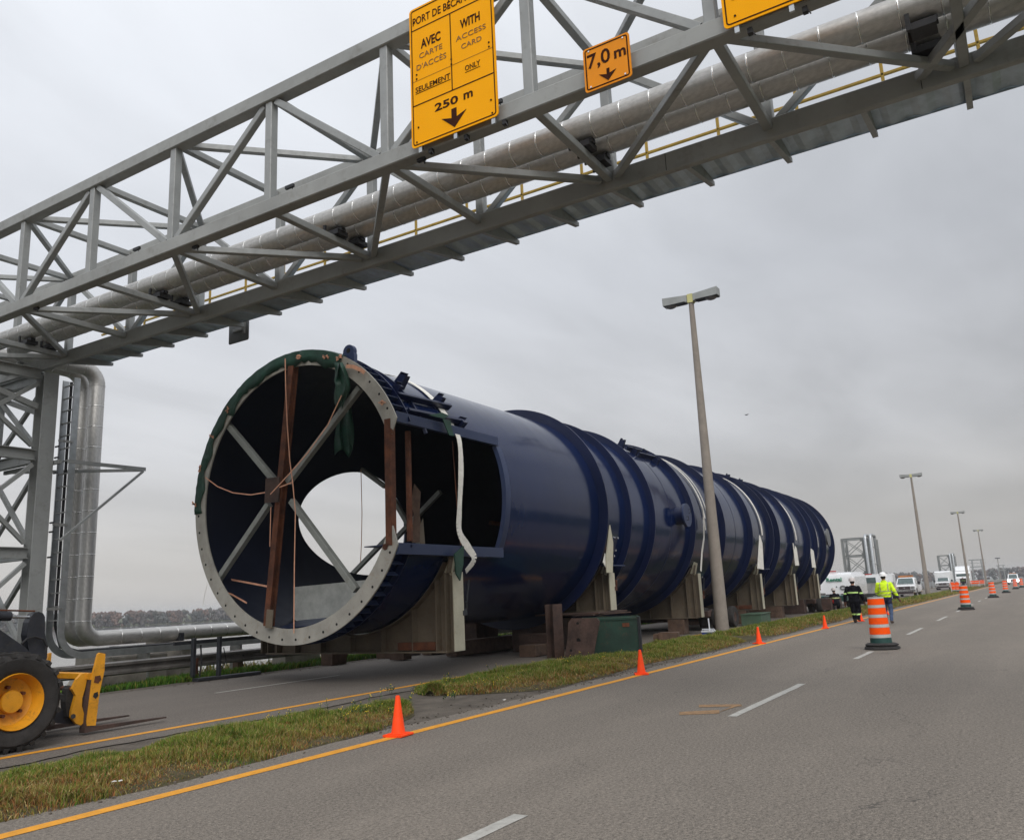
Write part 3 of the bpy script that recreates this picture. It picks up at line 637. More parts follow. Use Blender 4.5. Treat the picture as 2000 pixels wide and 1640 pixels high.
def run(parent, a, b, r, step):
    a = Vector(a); b = Vector(b); n = max(1, round((b-a).length/step))
    for i in range(n): add_sec(parent, a+(b-a)*i/n, a+(b-a)*(i+1)/n, r)
PR = .18; RB = .42; ZP = 7.66; XV = 11.95; ZG = 1.03
def bridge_pipe(xb, yt, label, xv, far_end):
    p = thing('insulated_pipe', (xb, yt, 0), label, 'pipe', 'aluminium jacketed pipes over the bridge and along the bank')
    run(p, (xb, nodeY(KB), ZP), (xb, yt-RB, ZP), PR, .42)
    elbow(p, (xb+RB, yt-RB, ZP), PR, RB, 0, -vX, vY)                 # from +Y travel to +X travel
    run(p, (xb+RB, yt, ZP), (xv-RB, yt, ZP), PR, .42)
    elbow(p, (xv-RB, yt, ZP-RB), PR, RB, 0, vZ, vX)
    run(p, (xv, yt, ZP-RB), (xv, yt, ZG+RB), PR, .52)
    elbow(p, (xv+RB, yt, ZG+RB), PR, RB, 0, -vX, -vZ)
    run(p, (xv+RB, yt, ZG), (22, yt, ZG), PR, .52); run(p, (22, yt, ZG), (far_end, yt, ZG), PR, 3.1)
bridge_pipe(9.30, 19.98, 'silver jacketed bridge pipe on the near side, dropping behind its twin at the tower', 11.90, 112)
bridge_pipe(9.78, 19.50, 'silver jacketed bridge pipe on the walkway side, dropping in front at the tower', 12.0, 114)
# concrete sleepers under the pipes
for i, x in enumerate((13.2, 14.6, 21.5)):
    o = MB().box((x, 19.7, .28), (.45 if i else 1.5, 1.5, 1.1 if i else .62), ch=.03).build('pipe_sleeper', 'concrete')
    tag(o, ['long concrete pad under the pipe bend beside the bridge tower', 'concrete block under the pipes just right of the bend pad'][i] if i < 2 else 'concrete block holding up the bank pipes behind the vessel', 'concrete block', 'concrete pads under the bank pipes')
    if i < 2: MB().box((x, 19.7, .28+(.56 if i else .32)+.1), (.12, .9, .2)).build('pipe_rest', 'dark_steel', o)
# ------------------------------------------------------------------ cable tray
ct = thing('cable_tray', (10.77, 18.7, 0), 'grey ladder cable tray running down the bridge tower and bending along the bank', 'cable tray')
Rt = .55; XT = 10.79; ZTr = .80
def traypath(off):
    pts = [(XT+off, 7.05)]; c = (XT+off+Rt-off*1.0, ZTr+Rt)
    cx, cz = XT+.08+Rt, ZTr-.08+Rt
    r = Rt-off+.08
    pts = [(cx-r, 7.05), (cx-r, cz)]
    for i in range(1, 11): a = math.pi+math.pi/2*i/10; pts.append((cx+r*math.cos(a), cz+r*math.sin(a)))
    pts.append((60, cz-r)); return pts
for yr in (18.46, 18.92):
    outer = traypath(0.0); inner = traypath(.15); vs = []; fs = []
    for (a, b), (c, d) in zip(outer, inner):
        vs += [(a, yr, b), (c, yr, d), (c, yr+.03, d), (a, yr+.03, b)]
    for i in range(len(outer)-1):
        for q in range(4): fs.append((4*i+q, 4*i+(q+1) % 4, 4*i+4+(q+1) % 4, 4*i+4+q))
    fs += [(3, 2, 1, 0), tuple(4*(len(outer)-1)+q for q in range(4))]
    part('side_rail', MB().add(vs, fs), 'galv', ct)
z = 6.9
while z > 1.45: part('rung', MB().box((XT+.05, 18.705, z), (.025, .428, .03)), 'galv_dull', ct); z -= .30
for i in range(40): part('rung', MB().box((11.7+i*.32, 18.705, ZTr-.05), (.03, .428, .025)), 'galv_dull', ct)
part('cable_bundle', MB().tube([(XT+.10, 18.6, 7), (XT+.10, 18.6, 1.4), (XT+.25, 18.6, ZTr+.12), (XT+.6, 18.6, ZTr), (30, 18.6, ZTr)], .03, 6), 'black', ct)
part('cable_bundle', MB().tube([(XT+.10, 18.75, 7), (XT+.10, 18.75, 1.4), (XT+.25, 18.75, ZTr+.12), (XT+.6, 18.75, ZTr), (30, 18.75, ZTr)], .035, 6), 'black', ct)
for z in (5.5, 3.6, 1.75): part('tray_clip', MB().box((XT-.12, 18.44, z), (.34, .03, .05)), 'galv_dull', ct)
for x in (13.1, 15.9, 18.5, 22): part('tray_leg', MB().box((x, 18.7, .32), (.07, .4, .80)), 'galv_dull', ct)
# far pipe towers down the road
for (x, H, lab) in ((118, 7.3, 'distant steel pipe tower rising between the white tank truck and the pickup'), (246, 7.6, 'smaller far pipe tower behind the white box van')):
    t = tower((x, 17.6, 0), 18.3, 'pipe_tower', lab, H, 2.6, 2.6, (.4, 2.7, 5.0, H-.1), group='far pipe towers along the bank')
    for yq in (18.0, 17.35):
        pt = [(x-4, yq, .8), (x-1.9, yq, .8), (x-1.7, yq, 1.0), (x-1.7, yq, H-.2), (x-1.5, yq, H+.15), (x-1.2, yq, H+.25), (x+1.5, yq, H+.25), (x+1.8, yq, H), (x+1.8, yq, 1.0), (x+2.2, yq, .8), (x+8, yq, .8)]
        part('pipe_riser', MB().tube(pt, .19, 12), 'galv', t, 40)
    for zq in (1.2, 3.4, 5.6): part('cross_brace', MB().beam((x+1.2, 17.0, zq), (x+1.2, 18.2, zq+1.0), .1, .1), 'truss', t)
    for yq in (17.0,): part('column', MB().beam((x+1.2, yq, 0), (x+1.2, yq, H-.3), .16, .16), 'truss', t)
# ------------------------------------------------------------------ road signs on the bridge
XS = 7.72
def rrect(y0, y1, z0, z1, r, x, n=5):
    pts = []
    for (cy, cz, a0) in ((y1-r, z1-r, 0), (y0+r, z1-r, 90), (y0+r, z0+r, 180), (y1-r, z0+r, 270)):
        for i in range(n+1): a = math.radians(a0+90*i/n); pts.append(Vector((x, cy+r*math.cos(a), cz+r*math.sin(a))))
    return pts
def ring_plate(y0, y1, z0, z1, r, x, t, d):
    a = rrect(y0, y1, z0, z1, r, x); b = rrect(y0+t, y1-t, z0+t, z1-t, max(.005, r-t), x); n = len(a); vs = a+b+[p+Vector((-d, 0, 0)) for p in a+b]; fs = []
    for i in range(n):
        j = (i+1) % n; fs += [(i, j, n+j, n+i), (2*n+i, 2*n+j, 3*n+j, 3*n+i), (i, j, 2*n+j, 2*n+i), (n+i, n+j, 3*n+j, 3*n+i)]
    return MB().add(vs, fs)
def sign(name, y0, y1, z0, z1, bg, label, ins=.028, rad=.05):
    s = thing(name, (XS, (y0+y1)/2, z0), label, 'road sign')
    part('sign_panel', MB().prism(rrect(y0, y1, z0, z1, rad, XS+.012), (-.012, 0, 0)), bg, s)
    part('sign_border', ring_plate(y0+ins, y1-ins, z0+ins, z1-ins, rad*.8, XS-.001, .014, .003), 'sign_ink', s)
    return s
def tx(s, body, mat, yl, yr, z0, z1, bold=0.):
    o = text_obj('lettering', body, mat, None, XS-.001, yl, yr, z0, z1, bold); o.parent = s; o.matrix_parent_inverse = Matrix.Translation(-Vector(s.location))
def bar(s, ya, yb, za, zb, mat='sign_ink'): part('rule_line', MB().box((XS-.0025, (ya+yb)/2, (za+zb)/2), (.003, abs(ya-yb), abs(za-zb))), mat, s)
def arrow(s, pts, mat='sign_ink'): part('arrow', MB().prism([(XS-.001, y_, z_) for y_, z_ in pts], (-.004, 0, 0)), mat, s)
s1 = sign('access_sign', 4.665, 5.985, 7.19, 9.215, 'sign_bg', 'tall yellow road sign with PORT DE BECANCOUR heading and access card wording')
tx(s1, 'PORT DE BÉCANCOUR', 'sign_ink', 5.925, 4.735, 8.96, 9.075, .004)
bar(s1, 5.955, 4.695, 8.878, 8.892); bar(s1, 5.332, 5.318, 8.876, 7.788); bar(s1, 5.955, 4.695, 7.774, 7.788)
tx(s1, 'AVEC', 'sign_ink', 5.80, 5.483, 8.575, 8.71, .02); tx(s1, 'CARTE', 'sign_ink2', 5.83, 5.459, 8.435, 8.51, -.006); tx(s1, "D'ACCÈS", 'sign_ink2', 5.878, 5.402, 8.278, 8.36, -.006)
tx(s1, 'SEULEMENT', 'sign_ink', 5.903, 5.352, 7.965, 8.04, .004); bar(s1, 5.904, 5.349, 7.942, 7.950)
tx(s1, 'WITH', 'sign_ink', 5.172, 4.873, 8.592, 8.72, .02); tx(s1, 'ACCESS', 'sign_ink2', 5.243, 4.79, 8.435, 8.505, -.006); tx(s1, 'CARD', 'sign_ink2', 5.166, 4.86, 8.295, 8.365, -.006)
tx(s1, 'ONLY', 'sign_ink', 5.121, 4.896, 7.97, 8.042, .004); bar(s1, 5.121, 4.896, 7.944, 7.951)
bar(s1, 5.95, 5.335, 8.13, 8.1325, 'sign_ink2'); bar(s1, 5.315, 4.70, 8.13, 8.1325, 'sign_ink2')
tx(s1, '250', 'sign_ink', 5.605, 5.244, 7.585, 7.695, .02); tx(s1, 'm', 'sign_ink', 5.158, 5.022, 7.587, 7.672, .02)
arrow(s1, [(5.35, 7.525), (5.272, 7.525), (5.272, 7.40), (5.125, 7.445), (5.308, 7.262), (5.504, 7.445), (5.35, 7.40)])
for (y_, z_) in ((5.88, 8.22), (5.88, 8.16), (4.755, 8.22), (4.755, 8.16), (5.325, 8.22), (5.325, 8.15), (5.87, 7.46), (4.76, 7.43), (5.9, 7.26), (4.75, 7.25), (5.33, 9.0), (5.9, 9.0)):
    part('bolt', MB().cyl((XS-.001, y_, z_), (XS-.009, y_, z_), .012, seg=8), 'sign_ink', s1)
s2 = sign('height_sign', 2.935, 3.505, 7.03, 7.58, 'sign_bg2', 'small amber 7.0 m clearance sign with a down arrow', .022, .035)
tx(s2, '7,0', 'sign_ink', 3.455, 3.175, 7.315, 7.495, .012); tx(s2, 'm', 'sign_ink', 3.125, 2.985, 7.318, 7.415, .022)
arrow(s2, [(3.23, 7.235), (3.195, 7.235), (3.195, 7.17), (3.113, 7.19), (3.217, 7.085), (3.323, 7.195), (3.23, 7.165)])
for (y_, z_) in ((3.43, 7.53), (3.01, 7.53), (3.43, 7.08), (3.01, 7.08)): part('bolt', MB().cyl((XS-.001, y_, z_), (XS-.009, y_, z_), .011, seg=8), 'chrome', s2)
s3 = sign('access_sign', .58, 1.895, 7.14, 9.165, 'sign_bg', 'yellow road sign cut off by the top of the picture, blank lower corner')
for (y_, z_) in ((1.77, 7.25), (1.27, 7.24), (.7, 7.24), (1.77, 7.45)): part('bolt', MB().cyl((XS-.001, y_, z_), (XS-.009, y_, z_), .012, seg=8), 'sign_ink', s3)
for s, ys in ((s1, (5.86, 5.31, 4.75)), (s3, (1.77, 1.22, .7))):
    z0 = 7.19 if s is s1 else 7.14
    for yv in ys:
        part('mounting_clip', MB().box((XS+.025, yv, z0-.035), (.03, .05, .08)), 'galv', s); part('mounting_bracket', MB().box((XS+.035, yv, z0+.98), (.04, .04, 2.0)), 'dark_steel', s)
        part('clamp_bolt', MB().box((XS+.10, yv-.11, z0-.06), (.06, .05, .06)).cyl((XS+.08, yv-.13, z0-.06), (XS+.08, yv-.16, z0-.13), .008, seg=6), 'black', s)
bsn = thing('sign_back', (11.3, 13.2, 7), 'grey back of a small sign hung under the walkway', 'road sign')
part('sign_panel', MB().prism([Vector((11.36, p.y, p.z)) for p in rrect(12.93*1.02, 13.53*1.02, 7.03, 7.50, .04, 0)], (-.01, 0, 0)), 'sign_back', bsn)
part('mounting_bracket', MB().box((11.33, 13.3, 7.35), (.05, .05, .34)).box((11.335, 13.5, 7.30), (.03, .3, .06)), 'galv_dull', bsn)
# ================================================================== GUARD RAILS
def wbeam(x0, x1, y, z, h, seg, parent, name='rail_beam', mat='galv_dull', face=-1):
    pr = [(0, h/2), (.07, h*.40), (.07, h*.22), (0, h*.08), (0, -h*.08), (.07, -h*.22), (.07, -h*.40), (0, -h/2)]
    x = x0
    while x < x1-.01:
        xe = min(x+seg, x1); n = len(pr); vs = []; fs = []
        for xq in (x, xe+.02):
            for (d, dz) in pr: vs.append((xq, y+face*d, z+dz+(.002 if xq == x else 0)))
            for (d, dz) in pr: vs.append((xq, y+face*d+.006, z+dz))
        for i in range(n-1): fs += [(i, i+1, 2*n+i+1, 2*n+i), (n+i, 3*n+i, 3*n+i+1, n+i+1)]
        fs += [(0, 2*n, 3*n, n), (n-1, 2*n-1, 4*n-1, 3*n-1)]
        part(name, MB().add(vs, fs), mat, parent, 50); x = xe
gr = thing('guard_rail', (8, 17.25, 0), 'weathered W-beam guard rail on the river side, left of the vessel', 'guard rail')
wbeam(2.5, 52, 17.2, .43, .29, 3.8, gr, mat='rail_old')
for i in range(13):
    x = 3.4+3.8*i; part('rail_post', MB().box((x, 17.32, .25), (.16, .20, .66), ch=.01), 'wood', gr); part('rail_bolt', MB().cyl((x, 17.14, .44), (x, 17.11, .44), .018, seg=8), 'black', gr)
for (x, l) in ((11.6, 1.5), (17.2, 1.3)):
    tag(MB().box((x, 17.75, .14), (l, .5, .34), ch=.03).build('concrete_block', 'concrete'), 'low concrete block behind the guard rail near the '+('loader forks' if x < 15 else 'vessel front'), 'concrete block')
gr2 = thing('guard_rail', (55, 17.0, 0), 'bright galvanised three-beam guard rail beyond the vessel', 'guard rail')
for z in (.95, .62): wbeam(54, 240, 17.05, z, .27, 7.6, gr2, mat='galv')
wbeam(54, 240, 17.05, .28, .22, 7.6, gr2, mat='galv_dull')
for i in range(26): part('rail_post', MB().box((55+7.4*i, 17.2, .5), (.18, .2, 1.05)), 'wood', gr2)
# small dark stand next to the rail
st = thing('steel_stand', (13.3, 16.6, 0), 'dark steel goal-shaped stand leaning on the left guard rail', 'steel stand')
for (x, y) in ((13.0, 16.72), (13.5, 16.45)): part('stand_post', MB().beam((x, y, 0), (x, y, .96), .10, .08, ch=.008), 'dark_steel', st)
part('top_bar', MB().beam((12.6, 16.9, .86), (16.4, 16.75, .88), .06, .08), 'dark_steel', st); part('foot_skid', MB().beam((12.9, 16.50, .045), (14.6, 16.35, .045), .22, .07, ch=.01), 'dark_steel', st)
part('hanging_strap', MB().tube([(13.1, 16.6, .8), (13.12, 16.58, .4), (13.05, 16.55, .1)], .02, 6), 'black', st); part('hanging_strap', MB().tube([(13.75, 16.6, .7), (13.8, 16.56, .4), (13.6, 16.5, .18)], .012, 6), 'black', st)
part('stand_post', MB().beam((13.2, 16.85, 0), (13.2, 16.85, .5), .06, .05), 'rust', st)
# ================================================================== THE VESSEL
VX0, VY, VZ_, VR = 12.5, 13.075, 3.8875, 2.98
VX1 = 53.2
def cp(a, r, x): a = math.radians(a); return Vector((x, VY+r*math.cos(a), VZ_+r*math.sin(a)))   # a=0 river side, 90 top, 180 road side
ves = thing('steel_vessel', (VX0, VY, .9), 'huge navy blue steel cylinder lying on saddles along the far carriageway', 'steel vessel')
def V(n, mb, m, sm=None): return part(n, mb, m, ves, sm)
def cyl_shell(x0, x1, ro, ri, seg=160, nx=1):
    mb = MB(); vs = []; fs = []; ns = nx+1
    for i in range(ns):
        x = x0+(x1-x0)*i/nx
        for k in range(seg):
            a = 360*k/seg; vs.append(cp(a, ro, x))
    for k in range(seg): pass
    o = len(vs)
    for i in range(ns):
        x = x0+(x1-x0)*i/nx
        for k in range(seg): vs.append(cp(360*k/seg, ri, x))
    for i in range(nx):
        for k in range(seg):
            j = (k+1) % seg; fs.append((i*seg+k, i*seg+j, (i+1)*seg+j, (i+1)*seg+k)); fs.append((o+i*seg+k, o+(i+1)*seg+k, o+(i+1)*seg+j, o+i*seg+j))
    for k in range(seg):
        j = (k+1) % seg; fs.append((k, o+k, o+j, j)); e = nx*seg; fs.append((e+k, e+j, o+e+j, o+e+k))
    return mb.add(vs, fs)
shell = cyl_shell(VX0+.03, VX1-.02, VR, VR-.045, 160, 1).build('shell', ['navy', 'navy_in'])
cut1 = MB().prism([(VX0-.3, 9.0, 2.55), (16.26, 9.0, 2.55), (16.26, 9.0, 5.15), (VX0-.3, 9.0, 5.15)], (0, 2.6, 0)).build('tmp', 'navy')
mb = MB(); pts = [(17.72+2.18*math.cos(2*math.pi*k/64), 13.5, 3.76+1.43*math.sin(2*math.pi*k/64)) for k in range(64)]
cut2 = mb.prism(pts, (0, 4, 0)).build('tmp', 'navy')
for c in (cut1, cut2):
    md = shell.modifiers.new('b', 'BOOLEAN'); md.operation = 'DIFFERENCE'; md.solver = 'EXACT'; md.object = c
dg = bpy.context.evaluated_depsgraph_get(); me = bpy.data.meshes.new_from_object(shell.evaluated_get(dg)); me.name = 'shell'
bpy.data.objects.remove(shell); bpy.data.objects.remove(cut1); bpy.data.objects.remove(cut2)
me.materials.clear(); me.materials.append(M['navy']); me.materials.append(M['navy_in'])
for p in me.polygons:
    c = p.center; n = p.normal; inward = (Vector((0, VY, VZ_))-Vector((0, c.y, c.z))).dot(n) > 0
    p.material_index = 1 if inward and abs(n.x) < .5 else 0; p.use_smooth = True
me.set_sharp_from_angle(angle=math.radians(35))
sh_o = link('shell', me, ves); sh_o.matrix_parent_inverse = Matrix.Translation(-Vector(ves.location))
# closing wall deep inside the far end so that daylight stops there
V('end_plate', cyl_shell(VX1-.6, VX1-.56, VR-.05, .02, 64), 'navy_in')
def ring(x0, x1, ri, ro, a0=0, a1=360, seg=128):
    vs = []; fs = []; full = abs(a1-a0) >= 360; n = seg if full else seg+1
    for k in range(n):
        a = a0+(a1-a0)*k/seg
        vs += [cp(a, ri, x0), cp(a, ro, x0), cp(a, ro, x1), cp(a, ri, x1)]
    for k in range(seg):
        j = (k+1) % n
        for q in range(4): fs.append((4*k+q, 4*k+(q+1) % 4, 4*j+(q+1) % 4, 4*j+q))
    if not full: fs += [(0, 1, 2, 3), tuple(4*(n-1)+q for q in (3, 2, 1, 0))]
    return MB().add(vs, fs)
for i, (x, h, t_) in enumerate(((21.2, .27, .05), (22.96, .20, .04), (24.8, .20, .04), (28.5, .20, .04), (31.9, .20, .04), (35.6, .20, .04), (39.0, .20, .04), (40.1, .20, .04), (42.9, .20, .04), (46.4, .2, .04), (48.2, .2, .04), (50.4, .2, .04), (52.9, .18, .05))):
    V('stiffening_ring', ring(x-t_, x, VR-.01, VR+h), 'navy_rib', 45)
for x in (26.7, 33.8, 37.3, 44.6): V('weld_seam', ring(x-.012, x+.012, VR-.01, VR+.006), 'navy_rib', 45)
# front flange: pale ring with a gap on the road side, second dark ring and gussets
GA0, GA1 = 157., 204.
a_lo, a_hi = GA1, 360+GA0
V('flange_ring', ring(VX0, VX0+.035, 2.77, 3.10, a_lo, a_hi, 140), 'flange', 45)
V('rear_flange_ring', ring(VX0+.42, VX0+.45, VR-.01, 3.11, a_lo, a_hi, 140), 'navy_rib', 45)
a = a_lo+3
while a < a_hi-2:
    p0 = cp(a, VR-.005, VX0+.036); p1 = cp(a, 3.095, VX0+.036); tg = Vector((0, -math.sin(math.radians(a)), math.cos(math.radians(a))))*.012
    V('flange_gusset', MB().prism([p0-tg/2, p1-tg/2, p1-tg/2+vX*.383, p0-tg/2+vX*.383], tg), 'navy_light'); a += 4.6
a = a_lo+4
while a < a_hi-3:
    if not (7 < a % 360 < 118): c = cp(a, 2.99, VX0); V('bolt_hole', MB().cyl(c+vX*.01, c-vX*.003, .027, seg=10), 'hole')
    a += 7.4
for a, r in ((160.5, 2.86), (207, 2.84)): c = cp(a, r, VX0); V('rusty_bolt', MB().cyl(c+vX*.01, c-vX*.02, .065, seg=6), 'rust')
# pointed ends of the flange beside the rusty post
for s_, a in ((1, GA0), (-1, GA1)):
    q = cp(a, 3.10, VX0-.0); i_ = cp(a, 2.77, VX0); e = Vector((VX0, 10.36, VZ_+s_*.90)); e2 = Vector((VX0, 10.50, VZ_+s_*.90))
    V('flange_tip', MB().prism([Vector((VX0-.002, p_.y, p_.z)) for p_ in (q, i_, e2, e)], (.034, 0, 0)), 'flange')
V('rusty_post', MB().beam((VX0+.06, 10.45, 2.62), (VX0+.06, 10.45, 5.1), .15, .17, up=(1, 0, 0), ch=.01), 'rust')
V('rusty_post', MB().beam((13.35, 10.62, 2.74), (13.35, 10.62, 5.0), .10, .11, up=(1, 0, 0), ch=.02), 'rust')
V('cable_stay', MB().tube([(14.9, 10.6, 5.0), (15.0, 10.6, 3.6), (14.95, 10.5, 2.7)], .012, 6), 'rust')
# frame of the duct opening
V('opening_header', MB().beam((VX0+.04, 10.31, 5.14), (16.27, 10.31, 5.14), .10, .21, ch=.006), 'navy_light')
V('opening_sill', MB().beam((VX0+.04, 10.31, 2.55), (16.30, 10.31, 2.55), .10, .22, ch=.006), 'navy_light')
V('sill_plate', MB().box((14.35, 10.75, 2.64), (3.55, .80, .02)), 'navy_light')
vs = []; fs = []; n = 24
for i in range(n+1):
    z = 2.66+(5.03-2.66)*i/n; yq = VY-math.sqrt((VR+.012)**2-(z-VZ_)**2); 
    vs += [(16.22, yq-.012, z), (16.42, yq-.012, z), (16.42, yq+.02, z), (16.22, yq+.10, z)]
for i in range(n):
    for q in range(4): fs.append((4*i+q, 4*i+(q+1) % 4, 4*i+4+(q+1) % 4, 4*i+4+q))
V('opening_jamb', MB().add(vs, fs), 'navy_light', 30)
# upper clips and brackets on the shell above the opening
def clip(a, x, L_, h, tilt=0.):
    c = cp(a, VR, x); rad = Vector((0, math.cos(math.radians(a)), math.sin(math.radians(a)))); tg = Vector((0, -rad.z, rad.y))
    return MB().prism([c+vX*0-tg*.1, c+tg*.14, c+tg*.10+rad*h, c-tg*.06+rad*h*(.8+tilt)], vX*L_).prism([c-tg*.1, c-tg*.09, c-tg*.06+rad*h, c-tg*.07+rad*h], vX*L_*1.6)
for a, x, l, h in ((131, 13.6, .16, .30), (140, 13.05, .1, .26), (139, 14.55, .12, .26), (150, 14.9, .16, .20), (119, 26.3, .1, .32), (126, 27.5, .1, .26), (133, 27.9, .12, .22), (127, 26.6, .1, .2), (117, 38.5, .1, .3), (123, 39.5, .1, .3)):
    V('lug_clip', clip(a, x, l, h), 'navy_rib')
for (a, x0, x1) in ((144, 12.95, 14.9), (152, 13.0, 15.0), (125, 26.2, 27.9), (131, 26.6, 28.3)):
    V('clip_rail', MB().beam(cp(a, VR+.10, x0), cp(a-2, VR+.10, x1), .06, .15, cp(a, 1, 0)-cp(a, 0, 0)), 'navy_rib')
V('guide_ring', ring(VX0+.95, VX0+1.0, VR, VR+.06, 108, 160, 40), 'navy_rib', 40)
# lifting lug on the crown
lc = cp(119.5, VR+.02, VX0+.10); up_ = (cp(108, 1, 0)-cp(108, 0, 0)).normalized(); tg = Vector((0, -up_.z, up_.y)); up_ = Vector((0, -.12, 1)).normalized(); tg = Vector((0, 1, .12)).normalized()
pl = [lc-tg*.20-up_*.12, lc-tg*.17+up_*.18]+[lc+up_*.24+(tg*math.cos(math.radians(t_))+up_*math.sin(math.radians(t_)))*.15 for t_ in range(190, -11, -20)]+[lc+tg*.22-up_*.05]
V('lifting_lug', MB().prism(pl, vX*.10), 'navy_light', 30); V('lug_hole', MB().cyl(lc+up_*.26-vX*.004, lc+up_*.26, .055, seg=14), 'hole')
# spider bracing at the mouth
def at12(px_, py_, x=VX0+.12): return atx(px_, py_, x)
hub = at12(549, 958)
for (p, q) in (((443, 826), (536, 938)), ((704, 757), (563, 942)), ((424, 1136), (526, 984)), ((570, 978), (697, 1152))):
    V('brace_arm', MB().beam(at12(*p), at12(*q), .13, .13, up=vX, ch=.01), 'spider')
V('rusty_column', MB().ibeam(atx(573, 716, VX0+.02), atx(525, 1222, VX0+.02), .155, .17, .022, up=vX), 'rust')
V('column_end_plate', MB().beam(atx(528, 1190, VX0-.08), atx(525, 1226, VX0-.08), .19, .02, up=vX), 'cream_shaded')
V('hub_plate', MB().beam(hub+Vector((-.235, 0, .26)), hub+Vector((-.235, .02, -.27)), .42, .03, up=vX), 'rust_dark')
def at2(px_, py_): return atx(px_, py_, 17.6)
for (p, q) in (((700, 912), (752, 950)), ((660, 1150), (757, 1050)), ((760, 960), (830, 1080)), ((765, 1060), (860, 960))):
    V('brace_arm', MB().beam(at2(*p), at2(*q), .12, .12, up=vX, ch=.01), 'spider')
V('brace_arm', MB().beam((24, 10.8, 3.2), (24, 15.6, 4.1), .14, .14, up=vX), 'rust'); V('brace_arm', MB().beam((24.2, 13, 1.2), (24.2, 13.2, 6.6), .14, .14, up=vX), 'rust')
# plates lying in the bottom of the mouth
z0 = 1.06
V('floor_panel', MB().prism([(13.9, 14.42, 1.22), (13.9, 14.42, 2.0), (14.0, 12.1, 2.06), (14.0, 12.1, 1.36)], (.03, .01, 0)), 'panel_cloth')
V('floor_panel', MB().prism([(13.9, 14.44, 1.24), (13.9, 14.44, 2.0), (15.6, 14.85, 2.05), (15.6, 14.85, 1.7)], (0, .03, 0)), 'panel_green')
V('floor_panel', MB().prism([(13.0, 12.2, 1.18), (13.0, 14.0, 1.10), (14.0, 14.35, 1.25), (14.0, 12.15, 1.33)], (0, 0, .02)), 'navy_light')
V('floor_panel', MB().prism([(15.2, 12.2, 1.7), (15.2, 12.9, 1.7), (15.2, 12.9, 2.25), (15.2, 12.2, 2.25)], (.03, 0, 0)), 'panel_cloth')
V('torn_insulation', MB().prism([(14.2, 10.95, 2.78), (14.2, 11.25, 2.78), (14.2, 11.18, 3.4), (14.2, 11.26, 3.62), (14.2, 11.15, 4.05), (14.2, 10.98, 3.85), (14.2, 11.02, 3.4)], (.04, .03, 0)), 'wood')
V('torn_insulation', MB().prism([(13.9, 10.66, 2.70), (13.9, 10.80, 2.7), (13.9, 10.78, 3.1), (13.9, 10.70, 3.25)], (.04, .03, 0)), 'cream_shaded')
# manhole nozzle on the road side
mc = Vector((27.3, VY-VR+.03, 4.02)); dn = Vector((0, -1, .02)).normalized()
mh = V('manhole', MB().cyl(mc, mc+dn*.34, .30, seg=28), 'navy_rib', 40)
cv = MB().cyl(mc+dn*.34, mc+dn*.39, .40, seg=32).build('manhole_cover', 'navy_light', None, 40); cv.parent = mh
fl = MB().cyl(mc+dn*.29, mc+dn*.335, .40, seg=32).build('manhole_flange', 'navy_rib', None, 40); fl.parent = mh
for s_ in (-.12, .14):
    h_ = MB().tube([mc+dn*.39+Vector((s_, 0, -.06+s_)), mc+dn*.46+Vector((s_, 0, -.06+s_)), mc+dn*.46+Vector((s_, 0, .06+s_)), mc+dn*.39+Vector((s_, 0, .06+s_))], .012, 6).build('cover_handle', 'black'); h_.parent = mh
mc2 = Vector((51.6, VY-VR+.03, 4.2)); V('manhole', MB().cyl(mc2, mc2+dn*.12, .40, seg=20).cyl(mc2+dn*.12, mc2+dn*.16, .52, seg=24), 'sign_back', 40)
for x in (22.1, 38.2): V('lug_shelf', MB().box((x+.25, VY-2.72, 2.32), (1.0 if x < 30 else .7, .34, .03)), 'navy_light')
for k, (x, z) in enumerate(((22.35, 3.1), (22.4, 2.75), (22.42, 2.6), (22.45, 2.45), (31.0, 2.0), (31.0, 1.85), (31.0, 1.7), (31.0, 1.55))):
    a = math.degrees(math.acos(max(-1, min(1, -math.sqrt(max(0, 1-((z-VZ_)/VR)**2)))))); y = VY-math.sqrt(VR**2-(z-VZ_)**2); V('bright_bolt', MB().cyl((x, y+.02, z), (x, y-.08, z), .03, seg=8), 'chrome')
# ------------------------------------------------------------------ tarpaulin wrapped on the rim
mb = MB(); rr = random.Random(3); n = 64; vs = []; fs = []
for k in range(n+1):
    a = -3+k*121/n; fl1 = .03*math.sin(k*1.7)+rr.uniform(-.02, .02); inn = 2.84-.11*max(0, math.sin(k*.55))*(a > 45)+rr.uniform(-.03, .03)
    if a < 45: inn = 2.86+.05*math.sin(k*.8)
    prof_ = [(inn, .0-rr.uniform(0, .04)), ((inn+3.1)/2, -.012-rr.uniform(0, .035)), (3.105, -.012-rr.uniform(0, .02)), (3.122+abs(fl1)*.3, .12), (3.115+abs(fl1)*.4, .30+rr.uniform(-.08, .12))]
    for r, dx in prof_: vs.append(cp(a, r, VX0+dx))
m_ = 5
for k in range(n):
    for q in range(m_-1): fs.append((k*m_+q, (k+1)*m_+q, (k+1)*m_+q+1, k*m_+q+1))
tp = thing('tarpaulin', (VX0, VY, VZ_+3.1), 'green tarpaulin wrapped over the upper rim of the vessel mouth', 'tarpaulin')
o = part('tarp_sheet', mb.add(vs, fs), 'tarp', tp, 12); md = o.modifiers.new('s', 'SOLIDIFY'); md.thickness = .006
